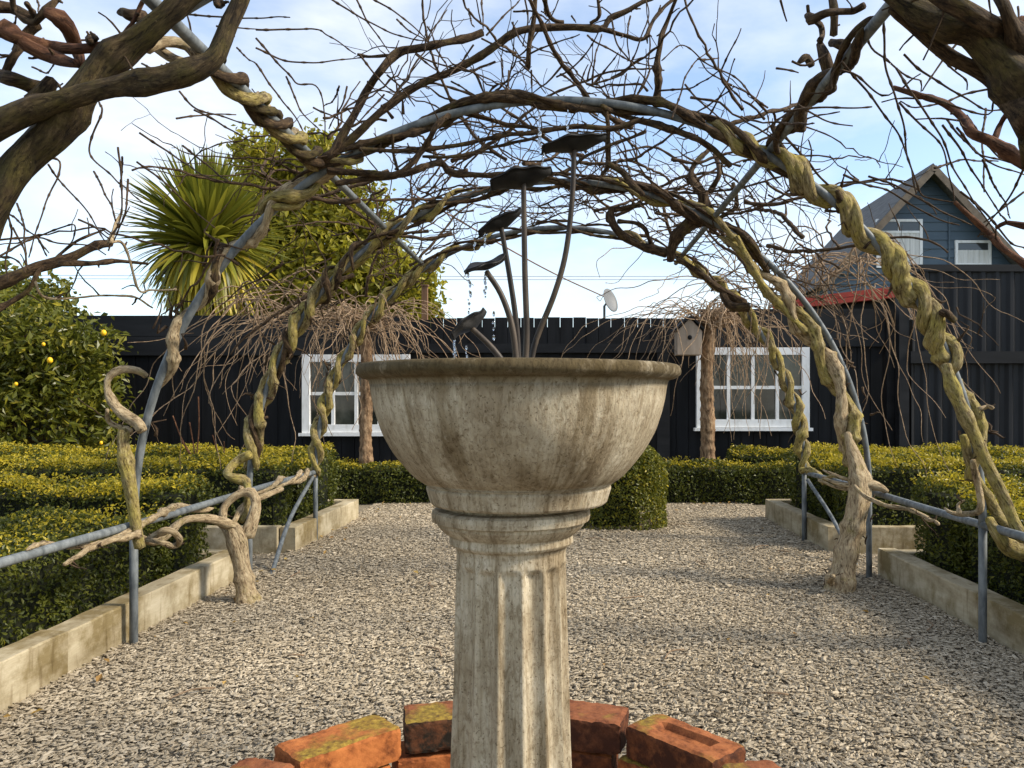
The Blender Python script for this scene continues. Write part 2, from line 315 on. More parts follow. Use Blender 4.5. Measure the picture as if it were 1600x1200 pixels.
def tag(o, label=None, cat=None, group=None, kind=None):
    for k, x in (('label', label), ('category', cat), ('group', group), ('kind', kind)):
        if x: o[k] = x
    return o
def smooth_path(pts, step=0.03):
    pts = np.asarray(pts, float)
    if len(pts) == 2: pts = np.array([pts[0], pts.mean(0), pts[1]])
    q = np.vstack([2 * pts[0] - pts[1], pts, 2 * pts[-1] - pts[-2]]); out = []
    for i in range(1, len(q) - 2):
        n = max(2, int(np.linalg.norm(q[i + 1] - q[i]) / step)); t = np.arange(n)[:, None] / n
        p0, p1, p2, p3 = q[i - 1:i + 3]
        out.append(0.5 * ((2 * p1) + (p2 - p0) * t + (2 * p0 - 5 * p1 + 4 * p2 - p3) * t ** 2 + (3 * p1 - p0 - 3 * p2 + p3) * t ** 3))
    return np.vstack(out + [pts[-1:]])
def wiggle(n, amp, freq, r=rng):
    x = np.arange(n); o = np.zeros((n, 3))
    for k in range(3):
        for h in (1, 2.3): o[:, k] += np.sin(x * freq * h + r.uniform(0, 6.3)) * amp / h
    return o

# ------------------------------------------------------------------ ground
def sheet(name, x0, x1, y0, y1, z, mat, nx=1, ny=1, amp=0.0):
    xs = np.linspace(x0, x1, nx + 1); ys = np.linspace(y0, y1, ny + 1); X, Y = np.meshgrid(xs, ys)
    Z = z + amp * (np.sin(X * 2.1 + 1) * np.cos(Y * 1.7) + 0.6 * np.sin(X * 4.3 - Y * 3.1))
    v = np.stack([X, Y, Z], -1).reshape(-1, 3); i = np.arange(ny)[:, None] * (nx + 1); j = np.arange(nx)[None]
    f = np.stack([i + j, i + j + 1, i + j + nx + 2, i + j + nx + 1], -1).reshape(-1, 4)
    return MB().add(v, f).build(name, mat)
tag(sheet('ground', -400, 400, -60, 900, -0.012, M['ground']), kind='structure')
tag(sheet('gravel_path', -9, 9, -6, 8.95, -0.004, M['gravel'], 60, 50, 0.002), kind='structure')
for s in (-1, 1):
    for y0, y1 in ((0.3, 4.5), (5.22, 6.7)):
        tag(sheet('soil', min(s * 1.86, s * 8.5), max(s * 1.86, s * 8.5), y0 + .05, y1 - .05, 0.10, M['soil'], 20, 10, 0.006), kind='structure')

def chips(n, y0, y1, xw, zmax=0.012, lmin=0.016, lmax=0.036):
    c = np.stack([rng.uniform(-xw, xw, n), rng.uniform(y0, y1, n), rng.uniform(-0.002, zmax, n)], -1)
    L = rng.uniform(lmin, lmax, n) * np.where(rng.random(n) < 0.06, 1.6, 1); W = L * rng.uniform(0.22, 0.5, n); H = W * rng.uniform(0.4, 0.8, n)
    a = rng.uniform(0, 2 * math.pi, n); tilt = rng.normal(0, 0.13, n); bend = rng.normal(0, 0.6, n)
    # along: -1,-.4,.4,1
    t = np.array([-.5, -.28, -.28, -.28, -.28, .28, .28, .28, .28, .5]); q = np.array([0, 1, 0, -1, 0, 1, 0, -1, 0, 0]) * .5; h = np.array([0, 0, 1, 0, -1, 0, 1, 0, -1, 0]) * .5
    jit = rng.uniform(0.65, 1.35, (n, 10))
    x = t[None] * L[:, None]; y = q[None] * W[:, None] * jit + bend[:, None] * L[:, None] * (t[None] ** 2) * 2; z = h[None] * H[:, None] * jit + x * tilt[:, None]
    ca, sa = np.cos(a)[:, None], np.sin(a)[:, None]
    v = np.stack([c[:, :1] + x * ca - y * sa, c[:, 1:2] + x * sa + y * ca, c[:, 2:] + z + H[:, None] * .3], -1).reshape(-1, 3)
    fs = [[0, 2, 1, 0], [0, 3, 2, 0], [0, 4, 3, 0], [0, 1, 4, 0], [1, 2, 6, 5], [2, 3, 7, 6], [3, 4, 8, 7], [4, 1, 5, 8], [9, 5, 6, 9], [9, 6, 7, 9], [9, 7, 8, 9], [9, 8, 5, 9]]
    f = (np.array(fs)[None] + (np.arange(n) * 10)[:, None, None]).reshape(-1, 4)
    tint = np.repeat(np.clip(rng.beta(3.2, 3.4, n) + rng.normal(0, .05, n) + .08 * np.sin(c[:, 0] * 2.3 + 1) * np.sin(c[:, 1] * 1.7), 0.01, 1), 10)
    return v, f, tint
mb = MB()
for n, y0, y1, xw, lo, hi in ((115000, 1.55, 4.2, 1.79, .010, .025), (80000, 4.2, 7.75, 1.79, .013, .028), (6000, 4.5, 5.2, 3.2, .016, .030)):
    v, f, tt = chips(n, y0, y1, xw, 0.012, lo, hi); mb.add(v, f, False, tt)
tag(mb.build('gravel', M['chips']), 'loose pale stone chips covering the path under the arches', 'gravel', kind='stuff')

# ------------------------------------------------------------------ timber edging
def edging(p0, p1, th, h, label):
    p0, p1 = np.array(p0, float), np.array(p1, float); d = p1 - p0; L = np.linalg.norm(d); d /= L; nrm = np.array([-d[1], d[0]])
    n = max(2, int(L / 0.12)); m_ = MB(); pr = [(-.5, -.03), (.5, -.03), (.5, h - .006), (.47, h), (-.47, h), (-.5, h - .006)]
    V = []
    for i in range(n + 1):
        p = p0 + d * L * i / n
        for a, z in pr:
            q = p + nrm * a * th; V.append([q[0] + rng.normal(0, .0012), q[1] + rng.normal(0, .0012), z + (rng.normal(0, .0015) if z > 0 else 0)])
    f = []
    for i in range(n):
        for k in range(6):
            f.append([i * 6 + k, i * 6 + (k + 1) % 6, i * 6 + 6 + (k + 1) % 6, i * 6 + 6 + k])
    f += [[3, 2, 1, 0], [0, 5, 4, 3]]; e = n * 6; f += [[e, e + 1, e + 2, e + 3], [e + 3, e + 4, e + 5, e]]
    o = m_.add(V, f, False).build('timber_edging', M['timber'], origin=(p0[0], p0[1], 0))
    return tag(o, label, 'garden edging', 'timber boards edging the hedge beds')
for s, nm in ((-1, 'left'), (1, 'right')):
    edging((s * 1.84, 0.9), (s * 1.84, 2.9), .10, .165, 'nearest weathered timber board edging the %s bed by the gravel' % nm)
    edging((s * 1.845, 2.905), (s * 1.845, 4.55), .10, .16, 'weathered timber board edging the %s bed, running behind the second post' % nm)
    edging((s * 1.90, 4.5), (s * 5.5, 4.5), .09, .15, 'timber board closing the far end of the near %s bed' % nm)
    edging((s * 1.80, 5.25), (s * 1.76, 6.65), .10, .165, 'farther timber board edging the gravel on the %s, past the cross path' % nm)
    edging((s * 1.86, 5.26), (s * 5.5, 5.26), .09, .17, 'timber board facing the cross path on the %s, behind the vine trunk' % nm)
    edging((s * 1.715, 6.70), (s * 5.5, 6.70), .09, .165, 'farthest timber board at the back end of the %s bed' % nm)

# ------------------------------------------------------------------ leaves
def leaf_quads(c, nrm, size, aspect, r=rng, fold=0.25):
    n = len(c); nrm = nrm / (np.linalg.norm(nrm, axis=1)[:, None] + 1e-9)
    d = r.normal(size=(n, 3)); d -= nrm * (d * nrm).sum(1)[:, None]; d /= np.linalg.norm(d, axis=1)[:, None] + 1e-9
    e = np.cross(nrm, d); L = size[:, None]; W = L * aspect
    tip = c + d * L * .5 + nrm * L * -.1; base = c - d * L * .5; a = c + e * W * .5 + nrm * L * fold * .3; b_ = c - e * W * .5 + nrm * L * fold * .3
    v = np.stack([base, b_, tip, a], 1).reshape(-1, 3)
    f = np.arange(n * 4).reshape(n, 4)
    return v, f
def box_surface(lo, hi, n, rnd=0.06, r=rng, skip_bottom=True):
    lo, hi = np.array(lo, float), np.array(hi, float); s = hi - lo
    ar = np.array([s[1] * s[2], s[1] * s[2], s[0] * s[2], s[0] * s[2], s[0] * s[1]]); k = r.choice(5, n, p=ar / ar.sum())
    u = r.random((n, 3)); p = lo + u * s; nr = np.zeros((n, 3))
    for q, (ax, val, sg) in enumerate(((0, lo, -1), (0, hi, 1), (1, lo, -1), (1, hi, 1), (2, hi, 1))):
        m_ = k == q; p[m_, ax] = val[ax]; nr[m_, ax] = sg
    # round the edges
    inner_lo, inner_hi = lo + rnd, hi - rnd; inner_lo[2] = lo[2] - 1
    cpt = np.clip(p, inner_lo, inner_hi); dv = p - cpt; ln = np.linalg.norm(dv, axis=1)[:, None] + 1e-9
    p = cpt + dv / ln * np.minimum(ln, rnd); nr = np.where(ln > 1e-6, dv / ln, nr)
    return p, nr
def lump(p, f1=5.0, amp=0.03):
    return amp * (np.sin(p[:, 0] * f1 + 1.3) * np.sin(p[:, 1] * f1 * 1.13 + .4) + .6 * np.sin(p[:, 0] * f1 * 2.3 + p[:, 2] * f1 * 1.9) + .5 * np.sin(p[:, 1] * f1 * 2.7 - p[:, 2] * 2.2 * f1))
def hedge(name, lo, hi, n, size, label, group='clipped box hedges', rnd=0.07, cat='hedge', gold=0.55, tone=0.0):
    lo, hi = np.array(lo, float), np.array(hi, float)
    root = thing(name, ((lo[0] + hi[0]) / 2, (lo[1] + hi[1]) / 2, lo[2]), label, cat, group)
    core = MB(); ins = 0.055 + rnd * .45 * (rnd > .1); core.box(lo + [ins, ins, 0], hi - ins); core.build('branch_core', M['core'], root)
    p, nr = box_surface(lo, hi, n, rnd); dep = rng.exponential(0.018, n); p = p + nr * (lump(p)[:, None] - dep[:, None] + 0.012)
    p += rng.normal(0, .006, (n, 3))
    nl = nr * 0.7 + rng.normal(0, .75, (n, 3)) + [0, 0, .35]
    sz = size * rng.uniform(.6, 1.35, n)
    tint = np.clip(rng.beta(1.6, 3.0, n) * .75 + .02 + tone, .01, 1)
    v, f = leaf_quads(p, nl, sz, .55); mb = MB().add(v, f, False, np.repeat(tint, 4))
    # young shoots standing up from the clipped top, sunlight put into their golden colour
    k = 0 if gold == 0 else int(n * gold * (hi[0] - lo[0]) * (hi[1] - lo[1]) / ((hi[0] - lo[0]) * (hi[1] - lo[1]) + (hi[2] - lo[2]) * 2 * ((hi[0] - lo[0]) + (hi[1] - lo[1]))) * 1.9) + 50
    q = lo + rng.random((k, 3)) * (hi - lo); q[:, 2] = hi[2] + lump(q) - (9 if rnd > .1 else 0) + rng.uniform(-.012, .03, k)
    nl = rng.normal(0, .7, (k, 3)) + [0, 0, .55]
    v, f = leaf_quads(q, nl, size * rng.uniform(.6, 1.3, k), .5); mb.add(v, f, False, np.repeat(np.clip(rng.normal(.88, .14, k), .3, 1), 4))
    mb.build('leaves', M['hedge'], root); return root
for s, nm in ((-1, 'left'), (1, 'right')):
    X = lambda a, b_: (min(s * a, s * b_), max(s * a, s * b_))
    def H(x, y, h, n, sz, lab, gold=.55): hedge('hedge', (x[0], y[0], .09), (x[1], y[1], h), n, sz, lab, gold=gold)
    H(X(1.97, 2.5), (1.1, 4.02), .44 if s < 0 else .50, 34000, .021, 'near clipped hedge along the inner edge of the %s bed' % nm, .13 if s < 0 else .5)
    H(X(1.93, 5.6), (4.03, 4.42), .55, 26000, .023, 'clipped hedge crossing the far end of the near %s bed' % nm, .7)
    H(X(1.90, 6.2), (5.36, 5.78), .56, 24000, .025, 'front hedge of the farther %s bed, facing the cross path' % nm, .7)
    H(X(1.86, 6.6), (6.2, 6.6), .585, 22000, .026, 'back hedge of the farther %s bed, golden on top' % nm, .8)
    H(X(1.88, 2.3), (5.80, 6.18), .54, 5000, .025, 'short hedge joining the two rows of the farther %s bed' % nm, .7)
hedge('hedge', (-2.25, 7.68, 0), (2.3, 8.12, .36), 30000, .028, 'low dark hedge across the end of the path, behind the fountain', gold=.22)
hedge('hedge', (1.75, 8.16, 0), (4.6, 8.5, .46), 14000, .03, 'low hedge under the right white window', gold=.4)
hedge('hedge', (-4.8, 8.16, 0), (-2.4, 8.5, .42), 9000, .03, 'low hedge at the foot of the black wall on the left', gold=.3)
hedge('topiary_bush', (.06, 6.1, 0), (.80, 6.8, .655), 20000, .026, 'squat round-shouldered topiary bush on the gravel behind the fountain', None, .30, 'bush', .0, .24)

# ------------------------------------------------------------------ fountain
FD = 1.30; fx = -0.078; fc = (fx, FD)
fo = thing('fountain', (fx, FD, 0), 'weathered cast stone fountain bowl on a fluted column in the middle of the path', 'fountain')
def spl(prof, step=.004):
    q = smooth_path([(a, b, 0) for a, b in prof], step); return q[:, :2]
def crisp(prof, e=.0012):
    prof = np.array(prof, float); out = [prof[0]]
    for i in range(1, len(prof) - 1):
        p, a, b_ = prof[i], prof[i - 1], prof[i + 1]; da, db = a - p, b_ - p
        out += [p + da / np.linalg.norm(da) * min(e, np.linalg.norm(da) * .3), p, p + db / np.linalg.norm(db) * min(e, np.linalg.norm(db) * .3)]
    return np.vstack(out + [prof[-1]])
bc = (fx + .009, FD); cc = (fx - .004, FD)
outer = crisp([(.001, .834), (.1390, .834), (.1425, .8375), (.1490, .8585), (.1490, .8610), (.1465, .8635), (.1535, .868)])
side = [(.1535, .868), (.172, .882), (.1985, .914), (.219, .950), (.2315, .988), (.237, 1.022)]
lip = [(.237, 1.022), (.240, 1.031), (.250, 1.034), (.2575, 1.040), (.2585, 1.048), (.2545, 1.0545), (.246, 1.056), (.232, 1.055), (.226, 1.048)]
inner = [(.226, 1.048), (.222, 1.02), (.21, .985), (.17, .93), (.10, .89), (.001, .88)]
pr = np.vstack([outer, spl(side), spl(lip, .002), spl(inner, .01)])
chip = lambda a, z: 1 + .003 * np.sin(3 * a + z * 20) + .0015 * np.sin(11 * a + z * 70) + .0012 * np.sin(37 * a + 9 * np.sin(a * 5)) * (z > 1.03) + .0010 * np.sin(53 * a + z * 210) * np.sin(17 * a)
MB().lathe(pr, bc, 220, chip).build('bowl', M['stone'], fo)
MB().lathe([(.001, 1.030), (.2235, 1.030)], bc, 96).build('water', M['water'], fo)
cp = crisp([(.001, .8338), (.106, .8338), (.106, .8265), (.1225, .8255), (.1275, .822), (.1285, .815), (.1265, .807), (.119, .805), (.1185, .800), (.112, .7925), (.1045, .786), (.100, .784), (.0995, .7815), (.1005, .772), (.0975, .768), (.0905, .764), (.0885, .757)])
MB().lathe(cp[::-1], cc, 120, lambda a, z: 1 + .003 * np.sin(5 * a + z * 60) + .0015 * np.sin(31 * a + 6 * np.sin(3 * a))).build('capital', M['stone'], fo)
NF = 15
def flute(a, z):
    u = (a * NF / (2 * math.pi) + .15) % 1.0; dpt = np.clip((.742 - z) / .014, 0, 1); dpt = dpt * dpt * (3 - 2 * dpt)
    edge = np.clip(np.minimum(u, 1 - u) / .14, 0, 1)
    return 1 - .125 * dpt * np.clip(np.sin(math.pi * np.clip((u - .05) / .90, 0, 1)), 0, 1) ** .95 + .004 * np.sin(a * 5 + z * 25)
zs = np.concatenate([np.linspace(.10, .70, 50), np.linspace(.705, .757, 24)]); rs = np.interp(zs, [.1, .4, .576, .745, .757], [.112, .0985, .0925, .0885, .0885])
MB().lathe(np.stack([rs, zs], -1), cc, 15 * 26, flute).build('column', M['stone'], fo)
MB().lathe([(.15, -.02), (.15, .06), (.14, .075), (.135, .09), (.12, .098), (.110, .1005), (.001, .1005)], cc, 64).build('plinth', M['stone'], fo)

# leaf cups on stems standing in the bowl
lf = thing('leaf_waterfall', (fx, FD, .93), 'five dark metal leaf cups on thin curved stems rising out of the bowl', 'water spout')
def cup(pts_px, dd, length_dir, wid, thick, roll):
    # dished leaf along a pixel axis
    p0, p1 = P(*pts_px[0], dd[0]), P(*pts_px[1], dd[1]); ax = p1 - p0; L = np.linalg.norm(ax); ax /= L
    side = np.cross(ax, [0, 0, 1]); side /= np.linalg.norm(side); up = np.cross(side, ax)
    side, up = side * math.cos(roll) + up * math.sin(roll), up * math.cos(roll) - side * math.sin(roll)
    nu, nv = 22, 11; V = []; 
    for lay in (1, 0):
        for i in range(nu + 1):
            t = i / nu; wv = wid * (math.sin(math.pi * min(1, max(0, t * .93 + .06))) ** .55) * (1 + .12 * math.sin(t * 17 + wid * 900)); 
            for j in range(nv + 1):
                q = j / nv * 2 - 1
                dish = (q * q) * wid * .12 + .0012 * math.sin(t * 11 + q * 2) + .0030 * math.sin(t * math.pi * 2.0)
                V.append(p0 + ax * L * t + side * q * wv + up * (dish - lay * thick * (.35 + .65 * (1 - q * q)) * (.4 + .6 * math.sin(math.pi * t))))
    s_ = (nu + 1) * (nv + 1); fF = []
    for i in range(nu):
        for j in range(nv):
            a = i * (nv + 1) + j; b_ = a + nv + 1
            fF.append([a, b_, b_ + 1, a + 1]); fF.append([s_ + a, s_ + a + 1, s_ + b_ + 1, s_ + b_])
    for i in range(nu):
        for a in (i * (nv + 1), i * (nv + 1) + nv):
            b_ = a + nv + 1; fF.append([a, s_ + a, s_ + b_, b_])
    for j in range(nv):
        for a in (j, nu * (nv + 1) + j): fF.append([a, a + 1, s_ + a + 1, s_ + a])
    return MB().add(V, fF)
spouts = [  # stem pixels, depth, leaf axis pixels, half width
    ([(828, 575), (838, 530), (866, 460), (884, 395), (894, 310), (897, 232)], 1.33, ((846, 237), (948, 213)), .030),
    ([(820, 575), (823, 520), (820, 420), (818, 285)], 1.28, ((766, 292), (862, 266)), .030),
    ([(811, 575), (806, 500), (796, 430), (783, 355)], 1.36, ((748, 368), (814, 327)), .024),
    ([(808, 575), (800, 510), (783, 460), (760, 424)], 1.24, ((727, 425), (789, 398)), .018),
    ([(792, 575), (770, 545), (732, 508)], 1.20, ((706, 528), (757, 484)), .024)]
for k, (st, d, ax, wd) in enumerate(spouts):
    pts = smooth_path([P(x, y, d) for x, y in st], .01)
    o = MB().tube(pts, np.linspace(.0052, .0042, len(pts)), 10).build('stem', M['stem'], lf)
    cup(ax, (d - .012, d + .012), None, wd, .010, (.16, .30, .30, -.2, .45)[k]).build('leaf_cup', M['iron'], o)
def ball(mb, c, r, sx=1.0):
    a = np.linspace(0, math.pi, 6); b_ = np.arange(8) * math.pi / 4
    v = np.array([[c[0] + r * math.sin(x) * math.cos(y), c[1] + r * math.sin(x) * math.sin(y), c[2] + r * sx * math.cos(x)] for x in a for y in b_]); f = []
    for i in range(5):
        for j in range(8): f.append([i * 8 + j, i * 8 + 8 + j, i * 8 + 8 + (j + 1) % 8, i * 8 + (j + 1) % 8])
    mb.add(v, f)
mb = MB()
for x, y0, y1, d, n in ((733, 432, 505, 1.24, 10), (758, 432, 470, 1.24, 7), (741, 380, 398, 1.34, 5), (758, 368, 390, 1.34, 5), (710, 532, 562, 1.2, 9), (728, 545, 562, 1.2, 3), (843, 175, 232, 1.33, 16), (886, 172, 225, 1.33, 10), (848, 240, 266, 1.3, 6), (770, 490, 540, 1.22, 4)):
    for k in range(n):
        yy = y0 + (y1 - y0) * (k + rng.uniform(-.3, .3)) / n; ball(mb, P(x + rng.normal(0, 1.0), yy, d), rng.uniform(.0011, .0023), rng.uniform(1, 2.6))
tag(mb.build('water_drops', M['water']), 'water droplets falling from the metal leaf cups into the bowl', 'water drops', kind='stuff')

# ------------------------------------------------------------------ brick ring
RC = (-.105, 1.31); NB = 12
def brick_mesh(L, D, Hh, seed, frog=False):
    r = np.random.default_rng(seed); nx, ny, nz = 22, 11, 8
    g = {}; V = []; Fq = []
    def vid(i, j, k):
        if (i, j, k) not in g:
            p = np.array([(i / nx - .5) * L, (j / ny - .5) * D, k / nz * Hh])
            # soften edges
            e = sum(((i in (0, nx)), (j in (0, ny)), (k in (0, nz))))
            if e >= 2: p[0] *= 1 - .012 * (e - 1); p[1] *= 1 - .022 * (e - 1); p[2] += (-.0025 if k == nz else .0025) * (e - 1); p += r.normal(0, .0007, 3)
            else: p += r.normal(0, .0003, 3)
            p += .0007 * np.sin(np.array([p[1] * 60 + seed, p[0] * 45 + seed * 2, p[0] * 38 + p[1] * 50 + seed]))
            if frog and k == nz and 4 < i < nx - 4 and 3 < j < ny - 3: p[2] -= .012
            g[(i, j, k)] = len(V); V.append(p)
        return g[(i, j, k)]
    for i in range(nx):
        for j in range(ny):
            Fq.append([vid(i, j, nz), vid(i + 1, j, nz), vid(i + 1, j + 1, nz), vid(i, j + 1, nz)]); Fq.append([vid(i, j, 0), vid(i, j + 1, 0), vid(i + 1, j + 1, 0), vid(i + 1, j, 0)])
    for i in range(nx):
        for k in range(nz):
            Fq.append([vid(i, 0, k), vid(i + 1, 0, k), vid(i + 1, 0, k + 1), vid(i, 0, k + 1)]); Fq.append([vid(i, ny, k), vid(i, ny, k + 1), vid(i + 1, ny, k + 1), vid(i + 1, ny, k)])
    for j in range(ny):
        for k in range(nz):
            Fq.append([vid(0, j, k), vid(0, j, k + 1), vid(0, j + 1, k + 1), vid(0, j + 1, k)]); Fq.append([vid(nx, j, k), vid(nx, j + 1, k), vid(nx, j + 1, k + 1), vid(nx, j, k + 1)])
    return MB().add(V, Fq, False)
btop = {2: 'dark reddish brick low in the ring at the far right of the fountain', 3: 'orange brick with a hollow frog on its top, right of the column', 4: 'brick with an orange top and dark face, just right of the column', 5: 'brick with an orange top and a black face, just left of the column', 6: 'orange brick with yellow moss on its top, left of the column', 7: 'dull red-brown brick at the left end of the ring'}
for c in range(4):
    for k in range(1, 9):
        th = R(90 - 15) + R(30) * (k - 4) + (R(13) if c % 2 == 0 else 0)
        th = R(75) + R(30) * (k - 4) + (0 if c == 3 else R(2.5) * (-1) ** c)
        Rm = .5085 if c == 3 else .513
        bm = brick_mesh(.233, .11, .072, 100 + c * 17 + k, frog=(c == 3 and k == 3))
        o = bm.build('brick', M['brick_black_face' if (c, k) == (3, 5) else 'brick_mossy' if (c, k) == (3, 6) else ('brick_brown_face' if (c, k) in ((3, 4), (3, 3), (2, 4)) else 'brick')])
        dz = rng.normal(0, .002) + (.004 if k in (4, 5) and c == 3 else 0)
        o.location = (RC[0] + Rm * math.cos(th), RC[1] + Rm * math.sin(th), .0755 * c + .002 + max(dz, 0)); o.rotation_euler = (rng.normal(0, .006), rng.normal(0, .006), th + math.pi / 2 + rng.normal(0, .02))
        kk = k
        lab = btop.get({1: 0, 2: 2, 3: 3, 4: 4, 5: 5, 6: 6, 7: 7}.get(k, 0)) if c == 3 else None
        if c == 3 and lab is None: lab = 'top brick at the near side of the ring, under the bottom edge of the photo'
        if c == 2: lab = 'orange brick in the second course of the ring, right under the top bricks'
        if c < 2: lab = 'orange brick low in the ring around the fountain, under two other courses'
        tag(o, lab, 'brick', 'bricks of the ring around the fountain')

# ------------------------------------------------------------------ pergola frame of galvanised pipe
AR = [1.97, 3.27, 4.48, 5.68]; RAD = 1.735; SZ = 0.49; CX = -0.015; LX, RX = CX - RAD, CX + RAD
pg = thing('pergola_frame', (CX, 3.9, 0), 'grey galvanised pipe pergola of four arches on low posts and rails', 'pergola')
def arch_pt(y, ang, r=RAD): return np.array([CX + r * math.cos(ang), y, SZ + r * math.sin(ang)])
PR = .0165
for y in AR:
    MB().tube([arch_pt(y, a) for a in np.linspace(0, math.pi, 90)], PR, 14).build('arch_pipe', M['steel'], pg)
for x in (LX, RX):
    MB().tube([(x, y, SZ + .002 * math.sin(y * 3)) for y in np.linspace(1.0, AR[3] + .02, 40)], .0165, 12).build('rail', M['steel'], pg)
    for y in AR:
        MB().tube([(x, y, -.05), (x, y, SZ * .5), (x, y, SZ)], .0165, 12).build('post', M['steel'], pg)
    sg = 1 if x > 0 else -1
    MB().tube(smooth_path([(x, 5.62, .46), (x - sg * .03, 5.05, .24), (x - sg * .09, 4.55, -.02)] if sg < 0 else [(x, 5.6, .44), (x + .02, 5.15, .24), (x + .05, 4.8, .0)], .08), .013, 10).build('brace', M['steel'], pg)
for a in (R(60.5), R(123.5)):
    MB().tube([arch_pt(y, a, RAD + .03) for y in np.linspace(1.2, 6.0, 40)], PR, 12).build('purlin', M['steel'], pg)

# ------------------------------------------------------------------ wisteria
V = {}
def vine(key, x, y, label):
    V[key] = dict(root=thing('wisteria_vine', (x, y, 0), label, 'vine', 'wisteria vines trained over the pergola'), twigs=MB(), n=0)
vine('L0', LX, 2.06, 'thick gnarled wisteria crossing the top left corner over the nearest arch')
vine('R0', RX, 2.06, 'thick dark wisteria in the top right corner over the nearest arch')
vine('L1', LX, 3.27, 'wisteria with a hooked pale stem climbing the left post nearest the camera')
vine('R1', RX, 3.27, 'mossy rope-twisted wisteria climbing the right side of the nearest full arch')
vine('L2', LX + .1, 4.0, 'wisteria with a short pale trunk rooted in the gravel by the left rail')
vine('R2', RX - .1, 4.24, 'wisteria with a thick shaggy twisted trunk rooted in the gravel on the right')
vine('L3', LX, 5.68, 'thin twisted wisteria on the left side of the farthest arch')
vine('R3', RX, 5.68, 'thin twisted wisteria on the right side of the farthest arch, before the white window')
def helix(path_fn, s0, s1, r_off, pitch, rad, phase, n=120, wob=.25, seed=1):
    r = np.random.default_rng(seed); s = np.linspace(s0, s1, n); pts = np.array([path_fn(q)[0] for q in s]); fr = [path_fn(q)[1] for q in s]
    L = np.concatenate([[0], np.cumsum(np.linalg.norm(np.diff(pts, axis=0), axis=1))])
    ph = phase + 2 * math.pi * L / pitch + wob * np.sin(L * 5 + seed); ro = np.broadcast_to(np.asarray(r_off, float), (n,)) * (1 + .18 * np.sin(L * 7 + seed * 2))
    out = np.array([p + o * (math.cos(a) * u + math.sin(a) * v) for p, o, a, (u, v) in zip(pts, ro, ph, fr)])
    rd = np.interp(np.linspace(0, 1, n), np.linspace(0, 1, len(rad)), rad) * (1 + .10 * np.sin(L * 23 + seed) + .06 * np.sin(L * 51))
    for q in np.arange(r.uniform(.02, .12), L[-1], .12): rd = rd * (1 + r.uniform(.15, .5) * np.exp(-((L - q - r.normal(0, .03)) / r.uniform(.010, .022)) ** 2))
    tt = np.linspace(0, 1, n); rd = rd * .84 * np.clip((1 - tt) / .05 + .25, 0, 1) * np.clip(tt / .03 + .4, 0, 1)
    return out, rd
def arch_fn(y): 
    return lambda a: (arch_pt(y, a), (np.array([math.cos(a), 0, math.sin(a)]), np.array([0, 1.0, 0])))
def purlin_fn(ang): 
    return lambda y: (arch_pt(y, ang, RAD + .03), (np.array([math.cos(ang), 0, math.sin(ang)]), np.array([-math.sin(ang), 0, math.cos(ang)])))
def rail_fn(x): return lambda y: (np.array([x, y, SZ]), (np.array([1.0, 0, 0]), np.array([0, 0, 1.0])))
def stem(key, pts, rad, mat='mossy', name='stem', sides=12, gn=.10):
    V[key]['n'] += 1; return MB().tube(pts, rad, sides, gn, V[key]['n']).build(name, M[mat], V[key]['root'])
def twine(key, fn, s0, s1, r_off, pitch, rad, phase, mat='mossy', n=None, seed=1, gn=.10, name='stem'):
    L = np.linalg.norm(fn(s0)[0] - fn(s1)[0]); p, r_ = helix(fn, s0, s1, r_off, pitch, rad, phase, n or int(60 + L * 60), .4, seed); return stem(key, p, r_, mat, name, 18, gn)
def trace(key, px, d, r, mat='brown', name='branch', amp=.006, gn=.10, bud=False, sides=None):
    """px: pixels of the photo seen from the camera, d: depths (first, last or one each), r: radii (first, last or list)"""
    d = np.interp(np.linspace(0, 1, len(px)), np.linspace(0, 1, len(d)), d)
    pts = np.array([P(x, y, q) for (x, y), q in zip(px, d)]); pts[:, 1] += rng.normal(0, .03, len(px)) if r[0] < .02 else 0
    for i, ((x, y), q) in enumerate(zip(px, d)): pts[i] = P(x, y, pts[i, 1])
    q = smooth_path(pts, .012 if r[0] < .012 else .02); n = len(q); q = q + wiggle(n, amp, .25) * np.linspace(.2, 1, n)[:, None]
    rd = np.interp(np.linspace(0, 1, n), np.linspace(0, 1, len(r)), r)
    if not bud:
        for i in range(max(1, n // 9)): rd = rd * (1 + rng.uniform(.1, .38) * np.exp(-((np.arange(n) - rng.uniform(0, n)) / rng.uniform(.7, 1.6)) ** 2))
    if bud:
        rd = rd.copy(); k = rng.integers(3, 6); rd[k::6] *= 1.55
    V[key]['n'] += 1
    if name == 'twigs': V[key]['twigs'].tube(q, rd, sides or 5, 0, 0); return q
    if name == 'branch':
        for _ in range(int(n * .16)):
            i = rng.integers(1, n - 1); dd = rng.normal(0, 1, 3); dd[2] += .4; dd /= np.linalg.norm(dd); L_ = rng.choice([.02, .035, .07, .14], p=[.35, .3, .2, .15]); g = [q[i]]
            for k in range(4): dd = dd + rng.normal(0, .22, 3); dd /= np.linalg.norm(dd); g.append(g[-1] + dd * L_ / 4)
            V[key]['twigs'].tube(g, np.array([.0045, .0034, .0036, .0024, .0026]) * (.8 if L_ > .05 else 1.2), 5)
    MB().tube(q, rd, sides or (18 if r[0] > .012 else 8), gn, V[key]['n']).build(name, M[mat], V[key]['root']); return q
def T(key, px, d=3.2, r=.0042, r1=.0022, bud=True): return trace(key, px, [d + rng.uniform(-.12, .12), d + rng.uniform(-.2, .2)], [r, r1], name='twigs', amp=.004, bud=bud)

